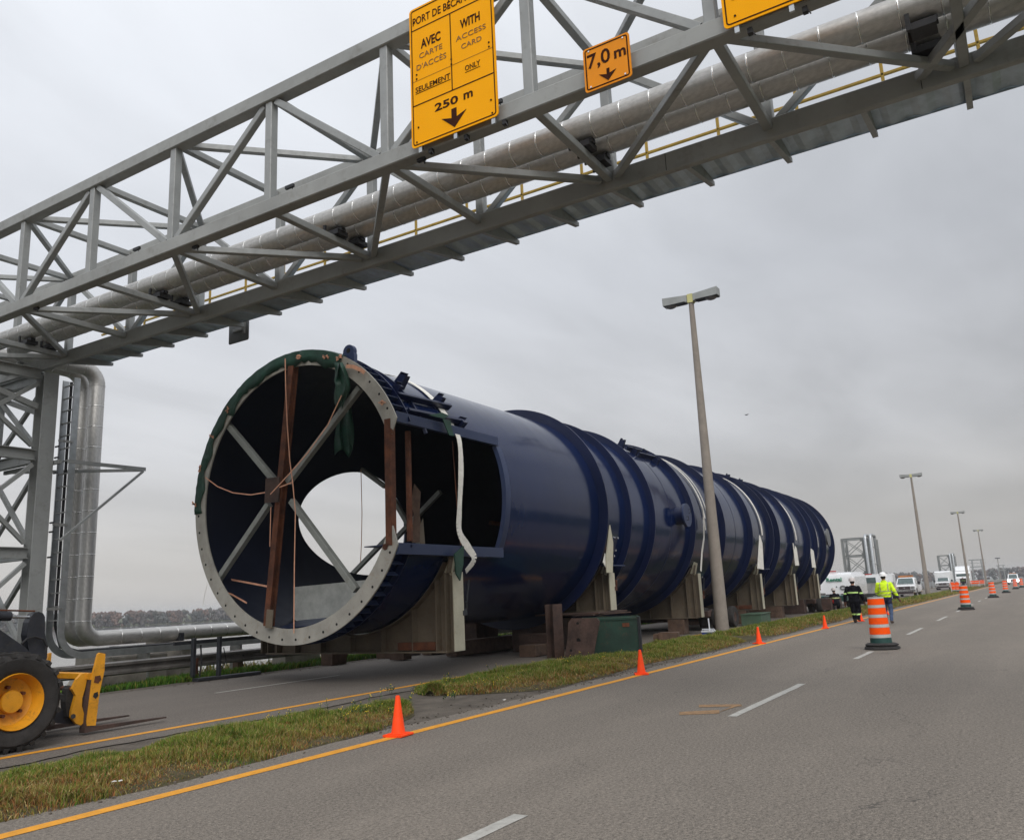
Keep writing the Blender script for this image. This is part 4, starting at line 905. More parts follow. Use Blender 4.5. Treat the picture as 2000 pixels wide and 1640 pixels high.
def cloth(name, cols, x, mat='tarp'):
    vs = []; fs = []; n = len(cols[0])
    for c in cols: 
        for i, p in enumerate(c): vs.append(p)
    for i in range(len(cols)-1):
        for j in range(n-1): fs.append((i*n+j, (i+1)*n+j, (i+1)*n+j+1, i*n+j+1))
    o = part(name, MB().add(vs, fs), mat, tp, 60); md = o.modifiers.new('s', 'SOLIDIFY'); md.thickness = .008
cols = []
for i in range(7):
    u = i/6; col = []
    for j in range(10):
        v_ = j/9; px_ = 656+ (1-abs(v_-.45)*.9)*30*(u-.2)+4*math.sin(v_*5+i); y_ = 708+v_*(78+14*math.sin(i*1.3)); col.append(atx(px_+ (4 if v_ > .5 else 0), y_, VX0-.08+.05*math.sin(i*2.1+v_*3)))
    cols.append(col)
cloth('tarp_flap', cols, 0)
cols = []
for i in range(8):
    u = i/7; col = []
    for j in range(12):
        v_ = j/11; px_ = 658+u*31+ (2-5*v_)*(1-u)+3*math.sin(v_*6+i*.5); y_ = 768+v_*(128-18*abs(math.sin(u*4+.4))); col.append(atx(px_, y_, VX0+.55+.06*math.sin(i*1.9+v_*2)))
    cols.append(col)
cloth('tarp_flap', cols, 0)
# small green scraps tied at the opening corners
for pts in ([(863, 818), (878, 822), (885, 852), (876, 850)], [(836, 811), (862, 806), (876, 812), (866, 818)], ):
    part('tarp_scrap', MB().prism([aty(*p, 10.15) for p in pts], (0, -.02, .004)), 'tarp', tp)
# ------------------------------------------------------------------ orange tie-downs
def tie(pts, wd, label, mat='orange_tie', name='tie_strap'):
    mb = MB()
    for (a, b) in zip(pts[:-1], pts[1:]): mb.beam(a, b, wd, .006, up=vX if abs((Vector(b)-Vector(a)).normalized().x) < .9 else vZ)
    return tag(mb.build(name, mat), label, 'strap')
q = lambda L_, x: [atx(*p, x) for p in L_]
tie(q([(557, 700), (558, 760), (561, 830), (566, 900), (572, 945), (577, 1000), (575, 1100), (574, 1236)], VX0-.10), .026, 'long pale orange strap hanging from the crown past the rusty hub plate')
tie(q([(667, 772), (640, 830), (600, 885), (565, 925), (528, 965)], VX0-.13), .024, 'orange strap slanting up from the hub plate to the right rim')
tie(q([(401, 932), (425, 950), (455, 962), (490, 966), (520, 961), (570, 942)], VX0-.115), .024, 'slack orange strap sagging from the left rim to the hub')
tie(q([(529, 990), (528, 1030), (527, 1067)], VX0-.02), .022, 'short pale strap dangling left of the rusty column')
tie(q([(705, 917), (707, 1000), (706, 1060), (704, 1098)], 17.2), .022, 'thin pale cord hanging across the daylit round opening')
tie(q([(422, 1134), (440, 1156), (452, 1160), (482, 1177)], VX0+.2), .035, 'knotted orange strap at the lower left rim'); tie(q([(443, 1130), (482, 1137), (524, 1145)], VX0+.5), .04, 'orange strap stretched low behind the rusty column')
tie(q([(405, 1140), (400, 1160), (396, 1183)], VX0-.02), .008, 'thin cord hanging outside the lower left rim', 'strap')
tie(q([(676, 715), (690, 716), (706, 723), (712, 728)], VX0-.06), .08, 'bunched orange strap tied just below the lifting lug')
kn = [(583, 697), (636, 697), (444, 800), (413, 852), (390, 915), (379, 984), (662, 698), (746, 786)]
for i, p in enumerate(kn):
    c = atx(*p, VX0-.05); mb = MB()
    for k in range(4): d = Vector((0, R_.uniform(-1, 1), R_.uniform(-.6, .6))).normalized()*R_.uniform(.04, .09); mb.beam(c-d, c+d, .02, .02, up=vX)
    tag(mb.build('tie_knot', 'orange_tie'), ['orange knot on the tarpaulin near the crown, left one', 'orange knot on the tarpaulin near the crown, middle one', 'orange knot at the upper left rim', 'orange knot at the left rim below the highest left one', 'orange knot at the left rim just above its widest point', 'lowest orange knot at the far left of the rim', 'orange knot beside the lifting lug', 'orange knot tied through a bolt hole right of the lug'][i], 'strap knot')
# ------------------------------------------------------------------ white lashing straps over the vessel
def vstrap(x, a0, a1, tail, wd, label, off=.02, flat=None):
    mb = MB(); pts = []
    n = int((a1-a0)/3)
    for i in range(n+1): pts.append(cp(a0+(a1-a0)*i/n, VR+off, x))
    if flat:
        ctl = [pts[-1]]+flat; sm_ = []
        for i in range(len(ctl)-1):
            p0, p1, p2, p3 = ctl[max(i-1, 0)], ctl[i], ctl[i+1], ctl[min(i+2, len(ctl)-1)]
            for k in range(1, 6):
                t = k/5; sm_.append(.5*((2*p1)+(p2-p0)*t+(2*p0-5*p1+4*p2-p3)*t*t+(3*p1-p0-3*p2+p3)*t**3))
        pts = pts+sm_
    for i, (a, b) in enumerate(zip(pts[:-1], pts[1:])):
        mid = (a+b)/2-Vector((0, VY, VZ_)); mid.x = 0
        mb.beam(a, b, wd if not flat or i < n else wd*(.74+.07*math.sin(i*.9)), .02 if not flat else .01, up=mid)
    if tail:
        for pts_, w_ in tail: mb.prism(pts_, (0, -.025, .004)) if w_ is None else [mb.beam(a, b, w_, .02, up=(0, -1, 0)) for a, b in zip(pts_[:-1], pts_[1:])]
    return tag(mb.build('lashing_strap', 'strap'), label, 'lashing strap')
vstrap(14.62, 70, 153, [], .22, 'broad white strap crossing the dark duct opening near the vessel mouth', .03,
       [Vector((14.62, 10.22, 4.95)), Vector((14.60, 10.18, 4.3)), Vector((14.52, 10.2, 3.4)), Vector((14.52, 10.22, 2.95)), Vector((14.75, 10.17, 2.62)), Vector((14.9, 10.12, 2.38)), Vector((14.68, 10.2, 2.12))])
tag(MB().prism([aty(886, 1082, 10.12), aty(904, 1066, 10.12), aty(903, 1100, 10.12), aty(897, 1134, 10.12), aty(889, 1120, 10.12)], (0, -.03, 0)).build('tarp_scrap', 'tarp'), 'green cloth scrap caught under the first white strap', 'tarpaulin')
tl = lambda P_, y: [aty(*p, y) for p in P_]
tag(MB().prism(tl([(1190, 1025), (1196, 1060), (1195, 1118), (1184, 1118), (1183, 1085)], 10.12), (0, -.03, 0)).build('lashing_strap', 'cream'), 'torn pointed strap end standing above the second saddle', 'lashing strap')
tag(MB().prism(tl([(1181, 1080), (1184, 1100), (1182, 1108), (1177, 1098)], 10.16), (0, -.02, 0)).build('white_scrap', 'strap'), 'small white scrap stuck beside the torn strap end', 'scrap')
vstrap(30.0, 70, 176, [(tl([(1374, 1010), (1375, 1050), (1371, 1080), (1369, 1115)], 9.95), .09)], .10, 'double white strap lying over the vessel just left of the first lamp post', .05)
vstrap(30.35, 70, 172, [(tl([(1372, 990), (1378, 1035)], 9.95), .06)], .05, 'thin second webbing beside the double white strap', .05)
vstrap(37.6, 70, 182, [(tl([(1483, 1045), (1479, 1110), (1491, 1112), (1488, 1060)], 9.98), None)], .14, 'white strap with a wide flared end right of the first lamp post', .05)
vstrap(43.9, 70, 182, [(tl([(1548, 1060), (1553, 1104), (1560, 1104), (1555, 1070)], 9.98), None)], .13, 'cream strap with an orange tinged end further along the vessel', .05)
vstrap(48.9, 70, 186, [(tl([(1582, 1070), (1586, 1108), (1593, 1108), (1588, 1075)], 9.98), None)], .12, 'last white strap near the far end of the vessel', .05)
# ------------------------------------------------------------------ saddles
labs = ['nearest cream steel saddle under the vessel mouth', 'cream saddle standing on rusty plates behind the green dumpster', 'third cream saddle just left of the first lamp post', 'fourth cream saddle right of the first lamp post', 'fifth cream saddle further right under the vessel', 'last cream saddle at the far end of the vessel']
for i, (x, zb, yh) in enumerate(((14.45, .52, 10.5), (22.0, 1.08, 10.5), (29.4, .58, 10.5), (37.4, .60, 10.5), (43.5, .60, 10.5), (48.8, .8, 10.5))):
    s = thing('saddle', (x, VY, zb), labs[i], 'saddle', 'cream saddles carrying the vessel'); RS = VR+.03
    y0, y1 = 10.5, 15.65
    ar = []; 
    for k in range(41):
        y = y0+(y1-y0)*k/40; ar.append(Vector((x, y, VZ_-math.sqrt(RS**2-(y-VY)**2))))
    part('web_plate', MB().prism([Vector((x, y0, zb))]+ar+[Vector((x, y1, zb))], (.03, 0, 0)), 'cream_shaded', s)
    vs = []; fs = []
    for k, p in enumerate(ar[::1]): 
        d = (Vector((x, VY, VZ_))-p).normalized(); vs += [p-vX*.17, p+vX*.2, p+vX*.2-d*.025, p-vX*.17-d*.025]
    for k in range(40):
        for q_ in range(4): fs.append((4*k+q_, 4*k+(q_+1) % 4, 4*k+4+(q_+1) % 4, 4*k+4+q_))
    part('cradle_plate', MB().add(vs, fs), 'cream_shaded', s)
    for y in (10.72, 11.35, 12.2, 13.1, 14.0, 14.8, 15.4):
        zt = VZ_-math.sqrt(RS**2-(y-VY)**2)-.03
        if zt > zb+.1: part('stiffener', MB().box((x-.085, y, (zb+zt)/2), (.168, .025, zt-zb)), 'cream_shaded', s)
    part('bottom_flange', MB().box((x, VY, zb-.012), (.40, 5.3, .03)), 'cream_shaded', s)
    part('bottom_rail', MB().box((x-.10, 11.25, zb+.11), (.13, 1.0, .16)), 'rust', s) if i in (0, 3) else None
    for yy_, m_ in ((10.36, 'cream'), (15.78, 'cream_shaded')):
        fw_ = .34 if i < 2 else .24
        part('end_post', MB().ibeam((x, yy_+.012, zb-.0), (x, yy_+.012, 2.10), fw_, .216, .022, up=(0, 1, 0)), 'cream_shaded', s)  # post behind the bright flange takes the painted-in shade tone
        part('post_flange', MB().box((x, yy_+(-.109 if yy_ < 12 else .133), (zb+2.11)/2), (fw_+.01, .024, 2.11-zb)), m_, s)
    part('cradle_arm', MB().beam(Vector((x, 10.42, 2.10)), cp(208.5, VR+.12, x), .30, .03, up=(0, 1, 1)), 'cream_shaded', s)
    part('cradle_arm', MB().prism([Vector((x-.02, 10.4, 2.05)), Vector((x-.02, 10.58, 2.12)), cp(207, VR+.02, x-.02), cp(207, VR+.16, x-.02)], (.04, 0, 0)), 'cream', s)
    part('lashing_eye', MB().tube([(x+.22, 10.30, 1.28+(.4 if i == 1 else 0)), (x+.30, 10.26, 1.36+(.4 if i == 1 else 0)), (x+.27, 10.24, 1.5+(.4 if i == 1 else 0))], .03, 6).box((x+.2, 10.27, 1.27+(.4 if i == 1 else 0)), (.14, .1, .1)), 'rust' if i else 'dark_steel', s)
    part('tensioner', MB().cyl((x+.28, 10.24, 1.45+(.4 if i == 1 else 0)), (x+.34, 10.2, 1.95), .018, seg=6), 'dark_steel', s)
# ------------------------------------------------------------------ cribbing, beams and dollies below
def crib(c, d, mat, label, cat='timber', rz=0., name='timber_beam'):
    o = MB().box((0, 0, 0), d, Matrix.Rotation(rz, 3, 'Z'), ch=min(.02, min(d)*.15)).build(name, mat); o.location = c; return tag(o, label, cat)
cr = [((17.2, 16.35, .16), (.55, .4, .30)), ((19.4, 16.3, .10), (.5, .5, .18)), ((20.3, 16.3, .10), (.6, .5, .18)), ((18.6, 15.2, .12), (.34, .5, .20)),
      ((21.4, 14.2, .22), (3.6, .36, .40)), ((21.6, 15.6, .2), (2.6, .34, .38)), ((20.0, 11.6, .16), (1.2, .5, .3)), ((20.2, 11.7, .44), (.4, 1.0, .24)),
      ((21.6, 12.6, .45), (.7, 1.2, .88)), ((22.4, 12.6, .45), (.6, 1.2, .88)), ((22.0, 15.0, .5), (1.2, .9, .98)), ((29.4, 11.2, .27), (.5, .6, .52)), ((29.4, 15.0, .27), (.5, .7, .52)),
      ((37.4, 12.8, .28), (.6, 3.6, .54)), ((43.5, 12.8, .28), (.6, 3.6, .54)), ((48.8, 12.8, .38), (.6, 3.4, .74))]
cl_ = ['reddish timber block at the far road edge below the vessel mouth', 'left one of two low blocks at the far road edge behind the first saddle', 'right one of two low blocks at the far road edge behind the first saddle', 'low dark block on the far carriageway just beyond the first saddle',
       'long dark beam lying lengthwise beneath the vessel, road side', 'long dark beam lying lengthwise beneath the vessel, river side', 'flat timber by the foot of the upright rusty post', 'cross timber stacked on the flat timber by the rusty post',
       'front timber stack under the second saddle', 'rear timber stack under the second saddle', 'river side timber stack under the second saddle', 'timber block under the road side of the third saddle', 'timber block under the river side of the third saddle',
       'wide timber under the fourth saddle', 'wide timber under the fifth saddle', 'wide timber under the last saddle']
for (c, d), l in zip(cr, cl_): crib(c, d, 'wood' if c[2] < .3 else 'rust_dark', l)
crib((21.9, 11.2, 1.03), (2.3, 1.9, .04), 'rust_dark', 'rusty plate under the second saddle on top of the dumpster', 'steel plate', .08, 'steel_plate'); crib((21.8, 10.9, .99), (2.0, 1.5, .03), 'rust_dark', 'second rusty plate below the first on the dumpster', 'steel plate', -.12, 'steel_plate')
# upright rusty I-beam
ip = thing('steel_beam', (19.1, 10.6, 0), 'upright rusty I-beam standing on the asphalt left of the dumpster', 'steel beam')
part('beam_web', MB().ibeam((19.15, 10.62, 0), (19.15, 10.62, 1.33), .30, .34, .025, up=(.45, 1, 0)), 'rust_dark', ip)
# leaning rusty plate and dumpster
pl = thing('rusty_sheet', (18.2, 9.6, 0), 'brown rusty steel sheet with rounded corners leaning on the dumpster', 'steel sheet')
pts = [(1102, 1288), (1108, 1250), (1110, 1215), (1116, 1207), (1165, 1206), (1171, 1213), (1164, 1250), (1157, 1290)]
part('sheet_plate', MB().prism([atx(*p, 18.35+(1290-p[1])/80*.22) for p in pts], (.03, 0, 0)), 'rust_dark', pl)
for p in ((1130, 1250), (1128, 1217), (1115, 1270)): c = atx(*p, 18.35+(1290-p[1])/80*.22-.006); part('hole_ring', MB().cyl(c, c+vX*.01, .055 if p[1] == 1250 else .035, seg=12), 'hole', pl)
db = thing('dumpster', (19.4, 9.0, 0), 'dark green steel box standing in the grass before the second saddle', 'steel box')
A_ = Vector((18.75, 9.62, 0)); B_ = Vector((19.35, 8.36, 0)); dd = (B_-A_); dp = Vector((-dd.y, dd.x, 0)).normalized()*-1; dp = Vector((1.9*.9, .82, 0)).normalized()*1.55
lp = [A_, B_, B_+dp, A_+dp]
part('box_body', MB().prism([p+Vector((0, 0, .02)) for p in lp], (0, 0, .90)), 'green_box', db)
tl_ = [p+Vector((0, 0, .921)) for p in lp]
for a, b in zip(tl_, tl_[1:]+tl_[:1]): part('box_rim', MB().beam(a, b, .05, .05), 'green_box', db)
for p in lp[:2]: part('corner_angle', MB().beam(p+Vector((-.02, 0, 0)), p+Vector((-.02, 0, .95)), .06, .06, up=vX), 'dark_steel', db)
part('paint_sticker', MB().beam(B_+(A_-B_)*.30+Vector((-.012, -.008, .77)), B_+(A_-B_)*.18+Vector((-.012, -.008, .77)), .006, .09), 'rust', db)
for (px_, py_, d, l, mt) in ((1288, 1252, (.55, .30, .24), 'pinkish brown block right of the dumpster', 'wood'), (1308, 1252, (.5, .6, .28), 'reddish brown timber block in the grass between dumpster and cooler', 'wood'), (1365, 1244, (.3, 1.3, .05), 'thin board lying in the grass left of the lamp post', 'wood')):
    p = atz(px_, py_); crib((p.x, p.y, d[2]/2), d, mt, l, 'timber block', .25, 'timber_block')
# cooler
p = atz(1385, 1247); ck = thing('cooler', (p.x, p.y, 0), 'small blue and white drink cooler at the foot of the lamp post', 'cooler')
part('cooler_body', MB().box((p.x, p.y, .11), (.26, .36, .20), ch=.02), 'cooler_blue', ck); part('cooler_lid', MB().box((p.x, p.y, .235), (.29, .39, .05), ch=.015), 'cooler_white', ck)
part('cooler_handle', MB().tube([(p.x, p.y+.2, .2), (p.x, p.y+.2, .30), (p.x, p.y-.2, .30), (p.x, p.y-.2, .2)], .012, 6), 'cooler_white', ck)
tag(MB().cyl((p.x+.3, p.y+.05, 0), (p.x+.3, p.y+.07, .62), .022, seg=8).build('white_stake', 'cooler_white'), 'thin white stake standing right behind the cooler', 'stake')
# green ground box
p = Vector((35.6, 10.45, 0)); gb = thing('utility_box', p, 'low olive green utility box lying in the grass right of the lamp post', 'utility box')
part('box_body', MB().box(p+Vector((.6, -.15, .22)), (2.3, .8, .42), Matrix.Rotation(.1, 3, 'Z'), ch=.02), 'green_unit', gb); part('box_lid', MB().box(p+Vector((.6, -.15, .45)), (2.36, .86, .04), Matrix.Rotation(.1, 3, 'Z'), ch=.01), 'green_unit', gb)
# transport dollies under the far end
def dolly(x, lab):
    d = thing('transport_dolly', (x, VY, 0), lab, 'transport dolly', 'rusty axle dollies under the vessel')
    part('dolly_frame', MB().box((x, VY, .62), (3.4, 4.6, .22), ch=.02), 'rust_dark', d)
    for dx in (-1, .9):
        part('axle', MB().cyl((x+dx, 10.6, .42), (x+dx, 15.4, .42), .09, seg=10), 'rust_dark', d)
        for y in (10.65, 11.15, 14.95, 15.45):
            t = part('wheel', MB().lathe([(.20, -.11), (.39, -.13), (.42, -.09), (.42, .09), (.39, .13), (.20, .11)], 20, (x+dx, y, .42), 'y'), 'rubber', d, 40)
            r_ = MB().lathe([(.02, -.06), (.2, -.10), (.2, .10), (.02, .06)], 16, (x+dx, y, .42), 'y').build('rim', 'rust_dark'); r_.parent = t
dolly(51.5, 'wheeled rusty dolly under the far end of the vessel'); dolly(33.2, 'wheeled rusty dolly behind the first lamp post under the vessel')
for x in (33.1,): pass
crib((52.0, 10.5, .42), (3.2, .9, .62), 'rust_dark', 'dark red rusty housing beside the far dolly', 'machine housing', 0, 'machine_housing')
tag(MB().cyl((50.9, 10.02, .55), (50.9, 9.98, .55), .10, seg=12).build('red_valve_wheel', 'red_light'), 'small red hand wheel on the far dolly housing', 'hand wheel')
# ================================================================== LAMP POSTS
def lamp(x, y, label):
    l = thing('street_lamp', (0, 0, 0), label, 'street lamp', 'double headed concrete lamp posts on the median')
    part('pole', MB().tube([(0, 0, 0), (0, 0, 3), (0, 0, 6), (0, 0, 9), (0, 0, 12.05)], .1, 16, True, [.235, .20, .165, .13, .095]), 'pole', l, 40)
    part('pole_cap', MB().box((0, 0, 12.20), (.24, .22, .34), ch=.02), 'lamp_cap', l)
    for s_ in (1, -1):
        a = [Vector((-.14, s_*.12, 12.08)), Vector((.14, s_*.12, 12.08)), Vector((.14, s_*.12, 12.34)), Vector((-.14, s_*.12, 12.34))]
        b = [Vector((-.19, s_*1.06, 12.10)), Vector((.19, s_*1.06, 12.10)), Vector((.19, s_*1.06, 12.40)), Vector((-.19, s_*1.06, 12.40))]
        hd = part('lamp_head', MB().add(a+b, [(0, 1, 2, 3), (7, 6, 5, 4), (0, 4, 5, 1), (1, 5, 6, 2), (2, 6, 7, 3), (3, 7, 4, 0)]), 'lamp_head', l)
        gl = MB().ball((0, s_*.78, 12.10), .2, 16, 10, (.8, 1.15, .62)).build('lamp_lens', 'lamp_glass', None, 40); gl.parent = hd; gl.matrix_parent_inverse = Matrix.Identity(4)
        rm_ = MB().box((0, s_*.62, 12.085), (.36, .84, .02)).build('lens_rim', 'black'); rm_.parent = hd
    l.location = (x, y, 0)
    return l
L0 = lamp(28.96, 9.45, 'nearest concrete lamp post rising in front of the vessel')
for (x, y, lab) in ((95.4, 9.5, 'second lamp post standing right of the white pickup'), (157, 9.45, 'third lamp post in front of the white semi truck'), (222, 9.75, 'fourth and smallest lamp post near the far drums')):
    c = copy_tree(L0); c.location = (x, y, 0); c['label'] = lab
# ================================================================== CONES AND DRUMS
def cone(): 
    c = thing('traffic_cone', (0, 0, 0), 'x', 'traffic cone', 'small orange cones along the yellow edge line')
    part('cone_base', MB().box((0, 0, .014), (.26, .26, .026), ch=.006).box((0, 0, .030), (.19, .19, .012), ch=.004), 'cone', c)
    part('cone_body', MB().lathe([(.088, .03), (.080, .05), (.026, .44), (.022, .45), (.014, .452), (.014, .43)], 24, (0, 0, 0)), 'cone', c, 40)
    return c
c0 = cone(); cl = [((778, 1437), 'nearest orange cone at the gap in the median grass', .1), ((1253, 1317), 'orange cone on the edge line in front of the dumpster', .5), ((1483, 1257), 'orange cone right of the first lamp post', .9), ((1612, 1227), 'orange cone in the grass left of the dark uniformed walker', .2), ((1682, 1213), 'orange cone half hidden by the legs of the dark uniformed walker', .3), ((1732, 1200), 'orange cone seen between the legs of the yellow jacket walker', .7)]
for i, (p, lab, rz) in enumerate(cl):
    c = c0 if i == 0 else copy_tree(c0); q_ = atz(*p); c.location = (q_.x, q_.y, .004 if i < 4 else .01); c.rotation_euler.z = rz; c['label'] = lab
    if i in (2, 3): c.rotation_euler.y = .0
def drum():
    d = thing('traffic_drum', (0, 0, 0), 'x', 'traffic drum', 'orange and white drums along the lane line')
    H0, H1 = .13, 1.17; R0, R1 = .235, .175
    rr_ = lambda z: R0+(R1-R0)*(z-H0)/(H1-H0)
    part('rubber_base', MB().lathe([(.0, .0), (.36, 0), (.40, .02), (.38, .06), (.33, .075), (.36, .085), (.37, .11), (.31, .14), (.20, .15)], 9), 'rubber', d, 30)
    zs = [.13, .27, .375, .49, .60, .71, .815, .925, 1.03, 1.14, 1.165]
    ms = ['drum_green', 'drum_white', 'drum_orange', 'drum_white', 'drum_orange', 'drum_white', 'drum_orange', 'drum_white', 'drum_orange', 'drum_white']
    zs = [.13, .255, .335, .485, .56, .705, .78, .925, .995, 1.13, 1.166]
    for a, b, m in zip(zs[:-1], zs[1:], ms):
        part('sheeting_band', MB().lathe([(rr_(a)-.006, a), (rr_(a)+.002, a+.006), (rr_(b)+.002, b-.006), (rr_(b)-.006, b)], 28), m, d, 40)
    part('drum_top', MB().lathe([(.0, 1.18), (.12, 1.182), (.165, 1.172), (.168, 1.16)], 28), 'drum_dark', d, 40)
    part('top_handle', MB().tube([(0, -.07, 1.18), (0, -.05, 1.215), (0, .05, 1.215), (0, .07, 1.18)], .012, 6), 'drum_dark', d)
    return d
d0 = drum(); dl = [((1719, 1269), 'nearest orange and white drum with a ragged black rubber base'), ((1887, 1191), 'second drum along the lane line'), ((1940, 1167), 'third drum along the lane line, standing left of the oncoming headlights'), ((1965, 1157.5), 'fourth drum, just before the pair of lit headlights'), ((1984, 1150), 'fifth drum, just behind the headlights'), ((1996, 1147), 'sixth drum cut by the right edge of the picture'), ((1871, 1157), 'drum in the grass beside the amber far sign'), ((1862, 1157), 'leftmost drum of the group by the white box van')]
for i, (p, lab) in enumerate(dl):
    c = d0 if i == 0 else copy_tree(d0); q_ = atz(*p); c.location = (q_.x+.3, q_.y, 0); c['label'] = lab; c.rotation_euler.z = i*.9
# ================================================================== PEOPLE (voxel-fused bodies)
def capsule(mb, a, b, ra, rb, seg=12, n=6):
    a = Vector(a); b = Vector(b); pts = []; rs = []
    d = (b-a).normalized()
    for t in (-.98, -.7, -.3): pts.append(a+d*ra*t); rs.append(ra*math.sqrt(1-t*t))
    for i in range(n+1): t = i/n; pts.append(a+(b-a)*t); rs.append(ra+(rb-ra)*t)
    for t in (.3, .7, .98): pts.append(b+d*rb*t); rs.append(rb*math.sqrt(1-t*t))
    mb.tube(pts, 0, seg, True, rs)
def torso(mb, secs, seg=16):
    vs = []; fs = []
    for (c, rx, ry) in secs:
        for k in range(seg):
            a = 2*math.pi*k/seg; vs.append((c[0]+rx*math.cos(a), c[1]+ry*math.sin(a), c[2]))
    for i in range(len(secs)-1):
        for k in range(seg): fs.append((i*seg+k, i*seg+(k+1) % seg, (i+1)*seg+(k+1) % seg, (i+1)*seg+k))
    fs += [tuple(range(seg))[::-1], tuple(range((len(secs)-1)*seg, len(secs)*seg))]; mb.add(vs, fs)
def hand(mb, w_, dr, side):
    w_ = Vector(w_); dr = Vector(dr).normalized(); sd_ = dr.cross(Vector((1, 0, 0))).normalized(); fw = Vector((1, 0, 0))
    capsule(mb, w_, w_+dr*.085, .034, .036, 8, 2)
    for k, (o_, l_) in enumerate(((-.030, .070), (-.010, .080), (.010, .076), (.030, .060))):
        b = w_+dr*.095+fw*o_; m = b+dr*l_*.55+sd_*.004*side; e = m+dr*l_*.45+sd_*.014*side; capsule(mb, b, m, .0105, .010, 6, 1); capsule(mb, m, e, .010, .008, 6, 1)
    t0 = w_+dr*.035+fw*.03; t1 = t0+dr*.035+fw*.03; capsule(mb, t0, t1, .013, .011, 6, 1); capsule(mb, t1, t1+dr*.03+fw*.006, .011, .009, 6, 1)
def fuse(mb, mats, fn, name, parent, vox=.0135):
    o = mb.build('tmp', 'skin'); md = o.modifiers.new('r', 'REMESH'); md.mode = 'VOXEL'; md.voxel_size = vox
    s2_ = o.modifiers.new('s', 'SMOOTH'); s2_.iterations = 3; s2_.factor = .5
    dg = bpy.context.evaluated_depsgraph_get(); me = bpy.data.meshes.new_from_object(o.evaluated_get(dg)); bpy.data.objects.remove(o)
    me.materials.clear(); me.name = name
    for m in mats: me.materials.append(M[m])
    n = len(me.polygons); cen = np.empty(n*3); me.polygons.foreach_get('center', cen); cen = cen.reshape(-1, 3)
    # cloth folds
    nv = len(me.vertices); co = np.empty(nv*3); me.vertices.foreach_get('co', co); co = co.reshape(-1, 3); nn = np.empty(nv*3); me.vertices.foreach_get('normal', nn); nn = nn.reshape(-1, 3)
    z = co[:, 2]; fold = .006*np.sin(z*42+co[:, 1]*30+3*np.sin(co[:, 0]*25))+.004*np.sin(z*95+co[:, 1]*60); fold *= (z < 1.42)*(z > .12)
    me.vertices.foreach_set('co', (co+nn*fold[:, None]).ravel())
    me.polygons.foreach_set('material_index', fn(cen).astype(np.int32)); me.polygons.foreach_set('use_smooth', [True]*n)
    return link(name, me, parent)
